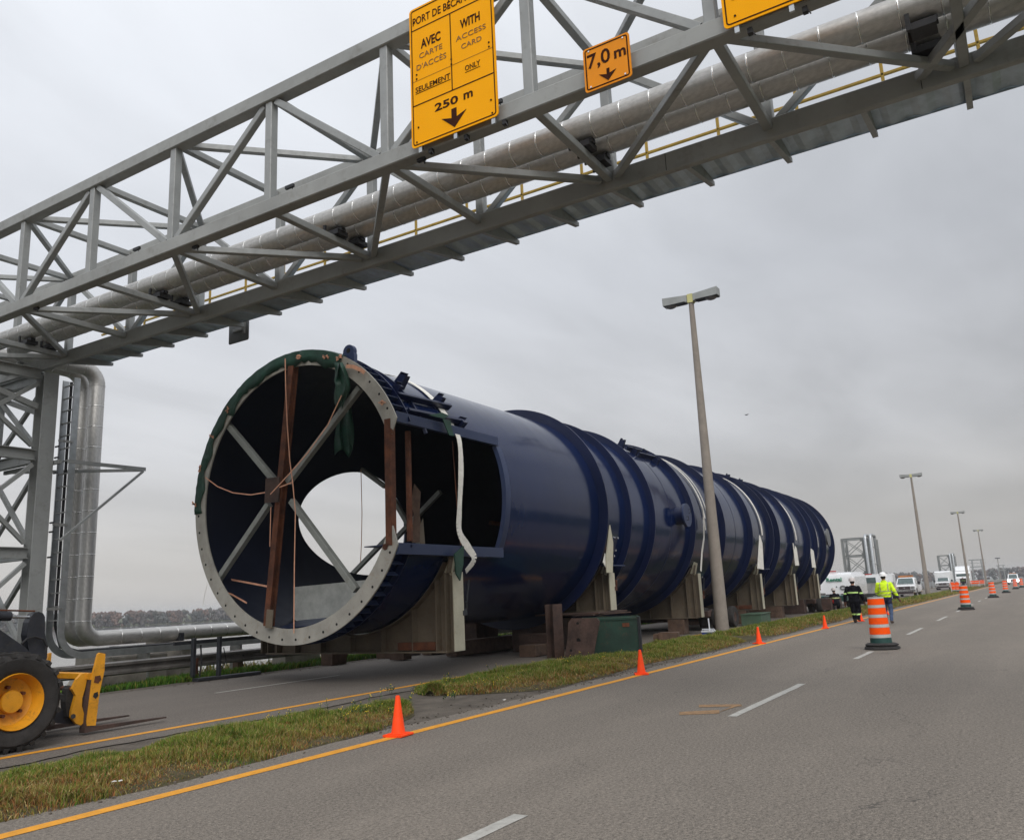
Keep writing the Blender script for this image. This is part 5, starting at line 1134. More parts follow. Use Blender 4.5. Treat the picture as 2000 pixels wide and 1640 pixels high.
def person(x, y, rz, label, kind):
    p = thing('person', (0, 0, 0), label, 'person'); mb = MB()
    if kind == 'yellow':       # walking away (+X), local +X forward, +Y left
        hip = 0.93; sh_ = 1.46
        torso(mb, [((0, 0, .86), .12, .165), ((0, 0, .95), .135, .18), ((0, 0, 1.05), .15, .20), ((.0, 0, 1.2), .155, .215), ((.01, 0, 1.35), .15, .235), ((.01, 0, 1.44), .125, .215), ((.01, 0, 1.5), .08, .12), ((.02, 0, 1.54), .062, .066)])
        capsule(mb, (.02, 0, 1.5), (.03, 0, 1.62), .056, .055); mb.ball((.035, 0, 1.685), .1, 16, 12, (1.02, .82, 1.2)); mb.ball((.135, 0, 1.67), .018, 8, 6)
        for s_ in (1, -1): mb.ball((.03, s_*.085, 1.67), .025, 8, 6, (.7, .4, 1.2))
        for s_, K, A in ((1, (.14, .10, .50), (.10, .10, .10)), (-1, (.02, -.12, .50), (-.16, -.12, .13))):
            capsule(mb, (0, s_*.09, .90), K, .105, .075); capsule(mb, K, A, .073, .052); A = Vector(A); capsule(mb, A+Vector((-.03, 0, -.045)), A+Vector((.17, s_*.015, -.055)), .045, .036)
        for s_, E_, W in ((-1, (-.06, -.33, 1.16), (-.02, -.42, .92)), (1, (.08, .30, 1.15), (.22, .25, .98))):
            S_ = (.01, s_*.21, 1.43); capsule(mb, S_, E_, .078, .066); capsule(mb, E_, W, .066, .048)
            dv = (Vector(W)-Vector(E_)).normalized(); hand(mb, Vector(W)+dv*.03, dv+Vector((0, s_*.25, -.2)), s_)
        # one arm of a second worker is not invented: the left hand is held in front
        def fn(c):
            z = c[:, 2]; ay = np.abs(c[:, 1]); x_ = c[:, 0]; r = np.zeros(len(c)); arm = (ay > .215)|((c[:, 1] > .18) & (x_ > .10))
            r[:] = 0
            r[(z < .96) & ~arm] = 1; r[(z < .72) & ~arm] = 2; r[(z < .145)] = 3
            r[arm & (z < 1.0)] = 1; r[arm & (z < .92)] = 4
            r[z > 1.53] = 5
            t = (np.abs(z-1.17) < .022)|(np.abs(z-1.05) < .022)|((np.abs(ay-.135) < .022) & (z > 1.17) & (z < 1.46))
            r[(r == 0) & t & ~arm] = 6; r[(r == 0) & arm & ((np.abs(z-1.12) < .022))] = 6
            return r
        fuse(mb, ['hivis', 'navy_cloth', 'jeans', 'boot', 'glove', 'skin', 'reflect'], fn, 'body', p)
        part('collar', MB().lathe([(.062, 1.50), (.095, 1.49), (.088, 1.56), (.065, 1.565)], 16, (.015, 0, 0)), 'hivis', p, 40); hz = 1.70
    elif kind == 'fire':
        torso(mb, [((0, 0, .80), .15, .19), ((0, 0, .95), .16, .20), ((0, 0, 1.1), .165, .215), ((.02, 0, 1.25), .16, .235), ((.02, 0, 1.34), .135, .22), ((.02, 0, 1.40), .09, .13), ((.03, 0, 1.44), .065, .07)])
        capsule(mb, (.03, 0, 1.40), (.05, 0, 1.50), .058, .056); mb.ball((.055, 0, 1.565), .098, 16, 12, (1.02, .82, 1.2)); mb.ball((.155, 0, 1.55), .018, 8, 6)
        for s_ in (1, -1): mb.ball((.05, s_*.085, 1.55), .024, 8, 6, (.7, .4, 1.2))
        for s_, K, A in ((1, (.06, .09, .46), (.14, .09, .09)), (-1, (.10, -.10, .47), (-.13, -.10, .20))):
            capsule(mb, (0, s_*.095, .84), K, .12, .095); capsule(mb, K, A, .092, .068); A = Vector(A); capsule(mb, A+Vector((-.03, 0, -.04)), A+Vector((.16, s_*.01, -.055 if s_ > 0 else -.09)), .05, .042)
        for s_, E_, W in ((-1, (-.02, -.31, 1.04), (.10, -.34, .80)), (1, (-.04, .31, 1.04), (-.02, .34, .78))):
            S_ = (.01, s_*.20, 1.33); capsule(mb, S_, E_, .088, .076); capsule(mb, E_, W, .076, .058); dv = (Vector(W)-Vector(E_)).normalized(); hand(mb, Vector(W)+dv*.03, dv, s_)
        def fn(c):
            z = c[:, 2]; ay = np.abs(c[:, 1]); r = np.zeros(len(c)); arm = ay > .24
            r[(np.abs(z-1.155) < .028) & (ay < .20)] = 1; r[arm & (np.abs(z-1.13) < .03)] = 1; r[(np.abs(z-.33) < .026)] = 1
            r[arm & (z < .80)] = 2; r[z < .15] = 3; r[z > 1.44] = 4; return r
        fuse(mb, ['turnout', 'reflect_green', 'glove', 'boot', 'skin'], fn, 'body', p); hz = 1.58
    elif kind == 'crouch':
        torso(mb, [((0, 0, .42), .16, .19), ((.06, 0, .55), .16, .19), ((.14, 0, .72), .16, .21), ((.20, 0, .88), .14, .22), ((.22, 0, .97), .09, .12), ((.23, 0, 1.01), .06, .066)])
        capsule(mb, (.23, 0, .98), (.27, 0, 1.06), .056, .055); mb.ball((.29, 0, 1.13), .098, 16, 12, (1.0, .82, 1.2)); mb.ball((.385, 0, 1.12), .017, 8, 6)
        for s_, K, A in ((1, (.36, .16, .50), (.10, .14, .10)), (-1, (.30, -.16, .12), (-.12, -.14, .10))):
            capsule(mb, (0, s_*.1, .42), K, .11, .085); capsule(mb, K, A, .08, .06); A = Vector(A); capsule(mb, A+Vector((-.03, 0, -.045)), A+Vector((.16, 0, -.055)), .046, .04)
        for s_ in (1, -1):
            E_ = (.34, s_*.26, .70); W = (.50, s_*.12, .62); capsule(mb, (.20, s_*.19, .90), E_, .08, .066); capsule(mb, E_, W, .064, .05); dv = (Vector(W)-Vector(E_)).normalized(); hand(mb, Vector(W)+dv*.03, dv, s_)
        def fn(c):
            z = c[:, 2]; ay = np.abs(c[:, 1]); r = np.zeros(len(c)); r[(np.abs(z-.74) < .03)] = 1; r[z > 1.02] = 4; r[(c[:, 0] > .47) & (z < .75)] = 2; r[z < .09] = 3; return r
        fuse(mb, ['turnout', 'reflect', 'glove', 'boot', 'skin'], fn, 'body', p); hz = 1.15
    # helmet and hair
    hx = {'yellow': .03, 'fire': .05, 'crouch': .285}[kind]; hm = 'hardhat' if kind == 'yellow' else 'hardhat_pink'
    prof_ = [(.0, .145), (.05, .14), (.09, .118), (.115, .08), (.125, .035), (.127, .01), (.145, .0), (.147, -.006), (.12, -.004)]
    part('hard_hat', MB().lathe([(r, z) for r, z in prof_], 24, (hx, 0, hz+.02)).add([(hx+.11, -.09, hz+.022), (hx+.11, .09, hz+.022), (hx+.185, .05, hz+.012), (hx+.185, -.05, hz+.012)], [(0, 1, 2, 3)]), hm, p, 50)
    part('hair', MB().ball((hx-.02, 0, hz-.02), .098, 14, 10, (.92, .88, .85)), 'hair', p, 60)
    for s_ in (1, -1): part('eye', MB().ball((hx+.088, s_*.032, hz-.02), .011, 8, 6), 'black', p)
    part('mouth', MB().box((hx+.094, 0, hz-.085), (.01, .045, .008)), 'rust', p)
    p.location = (x, y, .0); p.rotation_euler.z = rz
    return p
q_ = atz(1737, 1219); person(q_.x, q_.y, -.02, 'walker in a yellow reflective jacket, jeans and white hard hat seen from behind', 'yellow')
q_ = atz(1674, 1216); person(q_.x, q_.y, -.05, 'walker in dark firefighter gear with lime stripes and a dusty helmet', 'fire')
person(51.0, 9.85, .5, 'crouching worker in dark gear beside the rusty dolly at the vessel end', 'crouch')
q_ = atz(1883, 1146.5); pf = person(q_.x, q_.y, 2.8, 'tiny dark figure standing among the far orange drums', 'fire')
# ================================================================== VEHICLES
def wheel_(parent, c, R, W, rim='chrome', seg=20):
    t = part('wheel', MB().lathe([(R*.6, -W/2*.9), (R*.92, -W/2), (R, -W/2*.75), (R, W/2*.75), (R*.92, W/2), (R*.6, W/2*.9)], seg, c, 'y'), 'rubber', parent, 40)
    r_ = MB().lathe([(.01, -W*.36), (R*.3, -W*.40), (R*.5, -W*.30), (R*.61, -W*.44), (R*.61, W*.44), (R*.5, W*.3), (R*.3, W*.4), (.01, W*.36)], 16, c, 'y').build('rim', rim, None, 40); r_.parent = t
def loft(secs, name, mat, v, sm=30):
    """secs: list of (x, [(y,z)...]) closed outlines"""
    vs = []; fs = []; n = len(secs[0][1])
    for x, o_ in secs: vs += [(x, y, z) for y, z in o_]
    for i in range(len(secs)-1):
        for k in range(n): fs.append((i*n+k, i*n+(k+1) % n, (i+1)*n+(k+1) % n, (i+1)*n+k))
    fs += [tuple(range(n))[::-1], tuple(range((len(secs)-1)*n, len(secs)*n))]
    return part(name, MB().add(vs, fs), mat, v, sm)
def body_sec(w_, z0, z1, y, r=.12, top=1.):
    a = w_/2; return [(y-a, z0+.06), (y-a+.08, z0), (y+a-.08, z0), (y+a, z0+.06), (y+a, z1-r), (y+a*top-r*.3, z1-.02), (y+a*top-r, z1), (y-a*top+r, z1), (y-a*top+r*.3, z1-.02), (y-a, z1-r)]
def pickup(x, y, label, beacon=True, boxed=False, H=1.0):
    v = thing('pickup_truck' if not boxed else 'box_van', (x, y, 0), label, 'pickup' if not boxed else 'van')
    W = 1.98
    loft([(x, body_sec(W*.94, .42, 1.02, y)), (x+.12, body_sec(W, .36, 1.12, y)), (x+1.25, body_sec(W, .36, 1.20, y)), (x+1.45, body_sec(W, .36, 1.22, y)), (x+5.4, body_sec(W, .40, 1.18, y))], 'body', 'white_body', v)
    loft([(x+1.25, body_sec(W*.86, 1.16, 1.22, y, .03)), (x+1.95, body_sec(W*.80, 1.16, 1.84, y, .12, .9)), (x+3.3, body_sec(W*.80, 1.16, 1.86, y, .12, .9)), (x+3.6, body_sec(W*.84, 1.16, 1.24, y, .03))], 'cab', 'white_body', v)
    part('windscreen', MB().prism([(x+1.27, y-.74, 1.25), (x+1.27, y+.74, 1.25), (x+1.82, y+.64, 1.77), (x+1.82, y-.64, 1.77)], (-.02, 0, .012)), 'glass', v)
    part('grille', MB().box((x-.01, y, .86), (.05, 1.05, .30), ch=.02), 'grille', v)
    for z in (.94, .78): part('grille_bar', MB().box((x-.04, y, z), (.02, 1.0, .025)), 'chrome', v)
    part('badge', MB().ball((x-.05, y, .86), .05, 10, 6, (.3, 1.6, .7)), 'chrome', v)
    for s_ in (1, -1):
        part('headlight', MB().box((x+.0, y+s_*.74, .87), (.07, .36, .26), ch=.03), 'chrome', v); part('mirror', MB().box((x+1.5, y+s_*1.18, 1.28), (.10, .22, .30), ch=.03), 'black', v)
        part('mirror_arm', MB().cyl((x+1.5, y+s_*.9, 1.22), (x+1.5, y+s_*1.1, 1.25), .02, seg=6), 'black', v); part('fog_lamp', MB().cyl((x+.0, y+s_*.72, .50), (x-.03, y+s_*.72, .50), .06, seg=10), 'glass', v)
        for xx in (.95, 4.4): wheel_(v, (x+xx, y+s_*.84, .38), .38, .26)
        part('wheel_arch', MB().box((x+.95, y+s_*.985, .60), (.95, .03, .40), ch=.01), 'black', v)
    part('front_bumper', MB().box((x-.06, y, .60), (.16, 1.96, .20), ch=.04), 'chrome', v); part('lower_grille', MB().box((x-.02, y, .40), (.06, 1.5, .18), ch=.02), 'grille', v); part('skid_plate', MB().box((x-.05, y, .27), (.08, 1.6, .06)), 'chrome', v)
    if beacon: part('light_bar', MB().box((x+2.3, y, 1.97), (.35, 1.35, .16), ch=.03).box((x+2.3, y, 1.89), (.2, 1.0, .05)), 'amber', v)
    if boxed:
        loft([(x+1.7, body_sec(2.1, 1.9, 2.55, y, .16)), (x+2.0, body_sec(2.2, .6, 2.72, y, .16)), (x+5.6, body_sec(2.2, .6, 2.72, y, .16))], 'cargo_box', 'white_body', v)
    return v
pickup(90.2, 11.0, 'white pickup with amber roof light bar facing the camera', True); pickup(139, 11.75, 'white box van with high rounded body facing the camera', False, True)
# white tank truck with green lettering
x, y = 63.5, 12.15
v = thing('tank_truck', (x, y, 0), 'white truck with rounded body and green lettering beyond the vessel end', 'truck')
loft([(x, body_sec(2.35, .78, 1.95, y, .25)), (x+.10, body_sec(2.5, .72, 2.18, y, .32, .95)), (x+.5, body_sec(2.5, .7, 2.32, y, .34, .9)), (x+5, body_sec(2.5, .7, 2.35, y, .34, .9))], 'body', 'white_body', v)
part('bumper', MB().box((x-.05, y, .72), (.12, 1.5, .22), ch=.02), 'grille', v); part('licence_plate', MB().box((x-.12, y-.12, .73), (.02, .32, .16)), 'cooler_white', v)
part('trim_chevron', MB().prism([(x-.1, y+.75, .56), (x-.1, y-.1, .46), (x-.1, y-.8, .56), (x-.1, y-.8, .51), (x-.1, y-.1, .40), (x-.1, y+.75, .51)], (-.02, 0, 0)), 'chrome', v)
part('beacon', MB().box((x+.6, y+.25, 2.42), (.2, .5, .07), ch=.02), 'red_light', v)
for s_ in (1, -1):
    part('headlight', MB().box((x-.01, y+s_*.95, .86), (.05, .34, .14), ch=.02), 'chrome', v)
    for xx in (1.0, 3.6): wheel_(v, (x+xx, y+s_*1.0, .46), .46, .3)
o = text_obj('lettering', 'Rental', 'logo_green', None, x+.02, y+.62, y-.42, 1.72, 1.98, .015, .09); o.parent = v; o.matrix_parent_inverse = Matrix.Translation(-Vector(v.location))
part('hose_reel', MB().tube([(x-.03, y-.45+.18*math.cos(t_*.7), 1.25+.12*math.sin(t_*.7)) for t_ in range(10)], .05, 8), 'sign_back', v); part('round_cap', MB().cyl((x+.03, y-.02, 1.33), (x-.03, y-.02, 1.33), .045, seg=10), 'black', v)
# dark green flatbed in front of it
x, y = 56.5, 11.6
v = thing('flatbed_trailer', (x, y, 0), 'low dark green flatbed trailer in front of the white tank truck', 'trailer')
part('deck_frame', MB().box((x+2, y, .62), (4.6, 2.5, .34), ch=.03), 'drum_green', v); part('rear_bar', MB().box((x-.35, y-.1, .33), (.06, 1.1, .13)), 'chrome', v)
for s_ in (1, -1):
    for xx in (2.5, 3.6): wheel_(v, (x+xx, y+s_*1.0, .36), .36, .25, 'rust')
# service crane truck bits right of it
x, y = 74, 11.2
v = thing('service_truck', (x, y, 0), 'grey service truck with machinery, half hidden between the two walkers', 'truck')
part('truck_body', MB().box((x+1.5, y, 1.05), (3, 2.2, .9), ch=.05), 'galv_dull', v); part('cab', MB().box((x+3.6, y, 1.5), (1.6, 2.1, 1.4), ch=.1), 'white_body', v); part('windscreen', MB().box((x-.02, y+.3, 1.7), (.03, .9, .42)), 'glass', v)
part('tank', MB().cyl((x+.2, y-.6, 1.5), (x+1.6, y-.6, 1.5), .38, seg=18), 'white_body', v, 40); part('mast', MB().beam((x+.1, y+.3, 1.5), (x+.1, y+.9, 2.2), .1, .1), 'black', v); part('bumper', MB().box((x-.05, y, .55), (.1, 2.1, .2)), 'black', v)
part('light_bar', MB().box((x+.3, y+.4, 2.18), (.2, .5, .08)), 'red_light', v)
for s_ in (1, -1): wheel_(v, (x+.9, y+s_*.95, .42), .42, .28); wheel_(v, (x+3.4, y+s_*.95, .42), .42, .28)
# semi truck
x, y = 172, 11.15
v = thing('semi_truck', (x, y, 0), 'white semi truck facing the camera behind the third lamp post', 'truck')
loft([(x, body_sec(2.2, .5, 1.6, y)), (x+.3, body_sec(2.4, .5, 1.75, y)), (x+1.3, body_sec(2.45, .5, 1.8, y))], 'hood', 'white_body', v); loft([(x+1.2, body_sec(2.4, .6, 2.4, y)), (x+1.7, body_sec(2.5, .6, 2.75, y)), (x+3.6, body_sec(2.5, .6, 2.85, y))], 'cab', 'white_body', v)
loft([(x+1.7, body_sec(2.3, 2.7, 2.9, y, .05)), (x+2.5, body_sec(2.4, 2.7, 3.6, y, .3)), (x+3.6, body_sec(2.5, 2.7, 3.75, y, .3))], 'roof_fairing', 'white_body', v)
part('windscreen', MB().box((x+1.3, y, 2.1), (.25, 2.1, .45)), 'glass', v); part('grille', MB().box((x-.02, y, 1.1), (.06, 1.0, .8)), 'grille', v); part('bumper', MB().box((x-.1, y, .5), (.2, 2.4, .35)), 'chrome', v)
for s_ in (1, -1): wheel_(v, (x+.9, y+s_*1.05, .5), .5, .3); part('headlight', MB().box((x+.05, y+s_*.9, 1.0), (.08, .3, .25)), 'chrome', v)
# oncoming car with lit headlights
x, y = 182, 3.6
v = thing('car', (x, y, 0), 'oncoming white vehicle with both headlights lit on the near road', 'car')
loft([(x, body_sec(1.9, .35, .95, y)), (x+.2, body_sec(2.0, .3, 1.05, y)), (x+5, body_sec(2.0, .3, 1.1, y))], 'body', 'white_body', v); loft([(x+1.1, body_sec(1.7, 1.0, 1.1, y, .03)), (x+1.8, body_sec(1.6, 1.0, 1.9, y)), (x+4, body_sec(1.6, 1.0, 1.9, y))], 'cab', 'white_body', v)
part('windscreen', MB().prism([(x+1.1, y-.7, 1.14), (x+1.1, y+.7, 1.14), (x+1.7, y+.6, 1.8), (x+1.7, y-.6, 1.8)], (-.03, 0, .01)), 'glass', v); part('grille', MB().box((x-.02, y, .7), (.05, .9, .2)), 'grille', v); part('light_bar', MB().box((x+2.2, y, 2.0), (.3, 1.1, .12)), 'amber', v)
for s_ in (1, -1): part('headlight', MB().cyl((x+.05, y+s_*.72, .72), (x-.06, y+s_*.72, .72), .21, seg=14), 'headlight_on', v); wheel_(v, (x+.9, y+s_*.85, .36), .36, .24); wheel_(v, (x+4, y+s_*.85, .36), .36, .24)
# orange barricades and far amber sign
for i, (px_, py_, w_) in enumerate(((1868, 1158, 1.0), (1906, 1146, 1.5), (1918, 1145, 1.1))):
    p = atz(px_, py_); v = thing('barricade', (p.x, p.y, 0), ['orange and white barricade left of the second drum', 'far orange barricade in front of the white semi truck', 'far orange barricade right of the third lamp post'][i], 'barricade')
    for z in (.95, .65): part('board', MB().box((p.x, p.y, z), (.05, w_, .22)), 'drum_orange', v)
    for s_ in (1, -1): part('barricade_leg', MB().box((p.x, p.y+s_*w_*.42, .5), (.06, .08, 1.1)), 'drum_white', v)
p = aty(1875, 1126, 11.9); v = thing('warning_sign', (p.x, p.y, 0), 'small far amber warning sign beside the second pipe tower', 'road sign')
part('sign_panel', MB().box((p.x, p.y, 1.75), (.03, .95, 1.15), ch=.01), 'amber', v); part('sign_pole', MB().box((p.x+.05, p.y, .75), (.07, .07, 1.5)), 'galv', v)
p = aty(1880, 1126, 13.2); v = thing('dark_sign', (p.x, p.y, 0), 'dark panel standing right behind the far amber sign', 'sign panel')
part('sign_panel', MB().box((p.x, p.y, 1.9), (.04, .9, 1.5), ch=.01), 'black', v); part('sign_pole', MB().box((p.x+.05, p.y, .75), (.07, .07, 1.5)), 'galv', v)
# far gantries and masts near the vanishing point
for i, (x, y, H, w_) in enumerate(((420, 21, 9.2, 8.5), (620, 18, 8.5, 7))):
    v = thing('gantry', (x, y, 0), ['nearer of the two tiny far gantries over the trees', 'farther tiny gantry at the right edge of the trees'][i], 'gantry')
    for s_ in (-1, 1):
        part('gantry_leg', MB().beam((x, y+s_*w_*.25, -.5), (x, y+s_*w_*.2, H), .45, .45), 'truss', v); part('gantry_leg', MB().beam((x+3, y+s_*w_*.25, -.5), (x+3, y+s_*w_*.2, H), .4, .4), 'truss', v)
    for z in (H, H-3): part('gantry_beam', MB().beam((x, y-w_*.35, z), (x, y+w_*.35, z), .4, .4), 'truss', v); part('gantry_beam', MB().beam((x+3, y-w_*.35, z), (x+3, y+w_*.35, z), .4, .4), 'truss', v)
    part('gantry_rail', MB().beam((x, y-w_*.42, H-1.4), (x, y+w_*.3, H-1.4), .15, .15), 'truss', v)
p = aty(1953, 1120, 19); x = p.x
v = thing('high_mast_light', (p.x, 19, 0), 'tall slender mast light far off above the trees', 'mast light'); zt = (atx(1953, 1090, x)).z
part('mast', MB().tube([(x, 19, 0), (x, 19, zt)], .2, 8, True, [.35, .18]), 'pole', v); part('lamp_ring', MB().lathe([(.2, zt), (1.5, zt-.1), (1.5, zt+.5), (.2, zt+.6)], 12, (x, 19, 0)), 'dark_steel', v)
# bird in the sky
b = thing('bird', (60, 11, 16), 'tiny dark bird in the grey sky right of the lamp post', 'bird'); c = _dir(1458, 810); c = Vector((0, 0, EYE))+c*(55/c.x); b.location = c
part('bird_body', MB().ball(c, .05, 10, 6, (1, 2.0, .7)), 'black', b, 60); part('wing', MB().add([c+Vector((-.06, .05, .03)), c+Vector((.1, .05, .03)), c+Vector((.05, .17, .06)), c+Vector((.0, .16, .06))], [(0, 1, 2, 3)]), 'black', b); part('wing', MB().add([c+Vector((-.06, -.05, .03)), c+Vector((.1, -.05, .03)), c+Vector((.05, -.17, .05)), c+Vector((.0, -.16, .05))], [(0, 1, 2, 3)]), 'black', b)
# ================================================================== LOADER (left edge)
YL = 10.72
ld = thing('fork_loader', (5.9, 11.5, 0), 'yellow and black loader with forks at the left edge of the picture', 'loader')
wc = aty(13, 1388, YL); R = .575; wc = Vector((wc.x, YL, R))
def Lp(n_, mb, m, sm=None): return part(n_, mb, m, ld, sm)
tread = []
def tyre(c, R, W, name='wheel'):
    t = Lp(name, MB().lathe([(R*.56, -W*.40), (R*.66, -W*.5), (R*.86, -W*.5), (R*.95, -W*.40), (R*.965, -W*.2), (R*.965, W*.2), (R*.95, W*.40), (R*.86, W*.5), (R*.66, W*.5), (R*.56, W*.40)], 40, c, 'y'), 'rubber', 40)
    n = 22
    for i in range(n):
        for s_ in (-1, 1):
            a = 2*math.pi*(i+(.5 if s_ > 0 else 0))/n
            def pp(r, aa, y): return Vector((c.x+r*math.cos(aa), c.y+y, c.z+r*math.sin(aa)))
            lug = MB().add([pp(R*.90, a-.07, s_*W*.50), pp(R*.90, a+.05, s_*W*.50), pp(R*.93, a+.14, -s_*W*.02), pp(R*.93, a+.06, -s_*W*.02), pp(R*1.0, a-.05, s_*W*.47), pp(R*1.0, a+.03, s_*W*.47), pp(R*1.01, a+.13, -s_*W*.02), pp(R*1.01, a+.07, -s_*W*.02)], [(0, 1, 2, 3), (4, 5, 6, 7), (0, 1, 5, 4), (1, 2, 6, 5), (2, 3, 7, 6), (3, 0, 4, 7)])
            lo = lug.build('tread_lug', 'rubber'); lo.parent = t
    def sub(nm, mb, m, sm=35): o = mb.build(nm, m, None, sm); o.parent = t; return o
    f = -W/2
    sub('rim', MB().lathe([(R*.575, f*.86), (R*.56, f*.98), (R*.545, f*.86), (R*.50, f*.55), (R*.47, f*.15), (R*.40, f*.05), (R*.20, f*.02), (R*.0, f*.02)], 36, c, 'y'), 'loader_yellow')
    sub('hub', MB().lathe([(R*.20, f*.02), (R*.235, f*.40), (R*.215, f*.52), (.0, f*.54)], 24, c, 'y'), 'loader_yellow')
    for k in range(5):
        a = 2*math.pi*k/5+.5; p = Vector((c.x+R*.30*math.cos(a), c.y+f*.12, c.z+R*.30*math.sin(a))); sub('wheel_bolt', MB().cyl(p+vY*.05, p-vY*.05, .022, seg=6), 'rust')
tyre(wc, R, .44); tyre(Vector((wc.x, YL+1.75, R)), R, .44); tyre(Vector((wc.x-2.35, YL, R)), R, .44); tyre(Vector((wc.x-2.35, YL+1.75, R)), R, .44)
yc = YL+.88
Lp('axle', MB().cyl((wc.x, YL+.2, R), (wc.x, YL+1.5, R), .13, seg=12), 'loader_dark', 40); Lp('axle', MB().cyl((wc.x-2.35, YL+.2, R), (wc.x-2.35, YL+1.5, R), .13, seg=12), 'loader_dark', 40)
Lp('chassis', MB().box((wc.x-1.3, yc, .80), (3.6, .8, .5), ch=.04), 'loader_dark'); Lp('engine_hood', MB().box((wc.x-2.7, yc, 1.35), (1.7, 1.2, .75), ch=.08), 'loader_yellow'); Lp('cab', MB().box((wc.x-1.15, yc, 1.75), (1.3, 1.3, 1.5), ch=.06), 'glass')
for s_ in (-1, 1):
    for xx in (-1.78, -.52): Lp('cab_pillar', MB().beam((wc.x+xx, yc+s_*.66, 1.0), (wc.x+xx, yc+s_*.66, 2.5), .08, .08), 'loader_dark')
Lp('cab_roof', MB().box((wc.x-1.15, yc, 2.54), (1.5, 1.45, .10), ch=.03), 'loader_yellow')
def poly(n_, pts, y, t, m): return Lp(n_, MB().prism([aty(px_, py_, y) for px_, py_ in pts], (0, t, 0)), m)
poly('lift_arm', [(-160, 1150), (-60, 1185), (0, 1229), (50, 1264), (66, 1282), (92, 1300), (88, 1335), (66, 1345), (40, 1330), (10, 1306), (-60, 1290), (-160, 1270)], 11.15, .12, 'loader_dark')
poly('lift_arm', [(-160, 1150), (-60, 1185), (0, 1229), (50, 1264), (66, 1282), (92, 1300), (88, 1335), (66, 1345), (40, 1330), (10, 1306), (-60, 1290), (-160, 1270)], 11.95, .12, 'loader_dark')
poly('tilt_link', [(62, 1203), (67, 1197), (76, 1194), (84, 1197), (88, 1204), (88, 1235), (93, 1262), (92, 1283), (86, 1300), (70, 1296), (60, 1284), (55, 1262), (52, 1240), (56, 1215)], 11.45, .14, 'loader_dark')
Lp('tilt_rod', MB().cyl(aty(-40, 1190, 11.5), aty(68, 1193, 11.5), .012, seg=8), 'rust'); Lp('tilt_rod', MB().cyl(aty(-40, 1203, 11.5), aty(62, 1205, 11.5), .018, seg=8), 'chrome'); Lp('cylinder_gland', MB().cyl(aty(-80, 1201, 11.5), aty(20, 1203, 11.5), .06, seg=14), 'loader_dark', 40)
Lp('hydraulic_hose', MB().tube([aty(p_, q__, 11.4) for p_, q__ in ((42, 1257), (52, 1247), (68, 1243), (84, 1248), (92, 1262), (88, 1272))], .014, 8), 'black', 40)
poly('lower_boom', [(60, 1340), (92, 1345), (100, 1372), (118, 1382), (150, 1402), (152, 1414), (120, 1412), (88, 1408), (60, 1400)], 11.2, .5, 'loader_dark')
poly('carriage_plate', [(96, 1276), (101, 1274), (98, 1312), (91, 1326), (83, 1312), (90, 1300)], 11.95, .06, 'loader_yellow')
Lp('carriage_bar', MB().beam(aty(90, 1317, 11.9), aty(176, 1320, 11.02), .08, .085, ch=.01), 'loader_yellow'); Lp('carriage_bar', MB().beam(aty(130, 1352, 11.9), aty(172, 1356, 11.05), .06, .06), 'loader_yellow')
Lp('cross_shaft', MB().cyl(aty(96, 1342, 11.9), aty(140, 1344, 11.1), .03, seg=10), 'rust'); Lp('hose_clip', MB().box(aty(104, 1337, 11.6), (.12, .08, .05)), 'red_light')
poly('carriage_cheek', [(141, 1345), (150, 1326), (160, 1315), (172, 1313), (180, 1317), (180, 1325), (170, 1326), (166, 1345), (161, 1362), (160, 1378), (165, 1396), (170, 1404), (158, 1416), (148, 1412), (139, 1400), (140, 1388), (148, 1358)], 11.05, .05, 'loader_yellow')
poly('rubber_pad', [(137, 1338), (143, 1345), (150, 1357), (141, 1390), (131, 1400), (128, 1370), (132, 1345)], 11.12, .12, 'rubber')
poly('mast_plate', [(192, 1277), (196, 1274), (206, 1276), (204, 1310), (195, 1350), (189, 1400), (187, 1416), (170, 1417), (169, 1408), (174, 1370), (179, 1330)], 10.98, .045, 'loader_yellow')
poly('plate_wear', [(186, 1320), (196, 1318), (198, 1326), (192, 1334), (184, 1332)], 10.974, .006, 'rust'); poly('plate_wear', [(184, 1353), (191, 1350), (192, 1358), (187, 1364), (182, 1360)], 10.974, .006, 'black')
Lp('cheek_pin', MB().cyl(aty(143, 1398, 11.06), aty(143, 1398, 11.02), .03, seg=10), 'black'); poly('plate_gap', [(163, 1362), (171, 1362), (168, 1390), (162, 1382)], 11.12, .05, 'black')
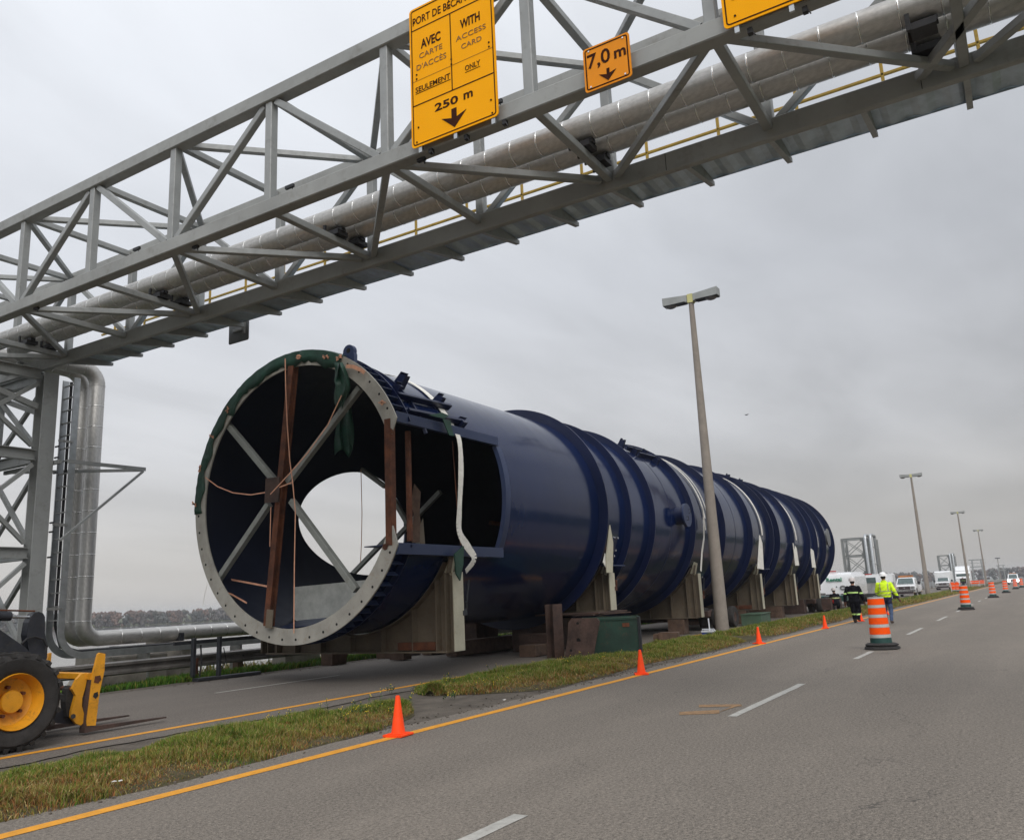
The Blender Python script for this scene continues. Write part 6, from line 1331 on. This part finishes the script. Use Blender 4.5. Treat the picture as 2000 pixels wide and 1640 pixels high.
for (hx_, tpx, yv) in (((163, 1421), (322, 1411), 11.05), ((90, 1421), (250, 1404.5), 11.9)):
    h_ = aty(*hx_, yv); t_ = aty(*tpx, yv-.02); z0_ = .045
    A_ = Vector((h_.x-.02, yv, 0)); B__ = Vector((t_.x, yv-.02, 0)); dn_ = Vector((0, .06, 0))
    vs = [A_-dn_+vZ*.035, A_+dn_+vZ*.035, A_+dn_+vZ*.10, A_-dn_+vZ*.10, B__-dn_*.5+vZ*.05, B__+dn_*.5+vZ*.05, B__+dn_*.5+vZ*.068, B__-dn_*.5+vZ*.068]
    Lp('fork', MB().add(vs, [(0, 1, 2, 3), (7, 6, 5, 4), (0, 4, 5, 1), (1, 5, 6, 2), (2, 6, 7, 3), (3, 7, 4, 0)]), 'rust_dark'); Lp('fork_shank', MB().beam(A_+Vector((.03, 0, .03)), A_+Vector((.06, 0, .70)), .12, .05, up=vX), 'rust_dark')
# litter in the grass
for i, (px_, py_) in enumerate(((228, 1524), (386, 1474), (983, 1366))):
    p = atz(px_, py_, .09); mb = MB(); 
    for k in range(3): mb.box(p+Vector((R_.uniform(-.03, .03), R_.uniform(-.03, .03), .0)), (.035, .012, .006), Matrix.Rotation(R_.uniform(0, 3), 3, 'Z') @ Matrix.Rotation(R_.uniform(-.6, .6), 3, 'X'))
    tag(mb.build('litter', 'litter'), ['white scrap of litter in the near grass at lower left', 'single pale scrap in the grass below the yellow line', 'pale stick at the grass edge beyond the first cone'][i], 'litter')
# pebbles and dark specks scattered on the asphalt near the edge
rs = np.random.RandomState(8); mb = MB()
for i in range(900):
    x = rs.uniform(2, 26); y = 6.9+abs(rs.normal())*.35 if i % 3 else 16.3+rs.normal()*.15; r = rs.uniform(.006, .022)
    mb.ball((x, y, r*.3), r, 5, 3, (1, 1, .6))
tag(mb.build('pebbles', 'gravel'), 'loose pebbles along the road edges', kind='stuff')
# ------------------------------------------------------------------ thin haze over the whole scene
hz = MB().box((1700, 150, 4.5), (4600, 5200, 28)).build('haze', 'truss'); hz.data.materials.clear()
hm = bpy.data.materials.new('haze_air'); hm.use_nodes = True; n_ = hm.node_tree.nodes; n_.clear(); ho = n_.new('ShaderNodeOutputMaterial'); hv = n_.new('ShaderNodeVolumePrincipled')
hv.inputs['Color'].default_value = (.90, .92, .96, 1); hv.inputs['Density'].default_value = .0004; hv.inputs['Anisotropy'].default_value = .2; hm.node_tree.links.new(hv.outputs[0], ho.inputs['Volume']); hz.data.materials.append(hm)
tag(hz, 'thin grey haze over the river and far road', kind='stuff')
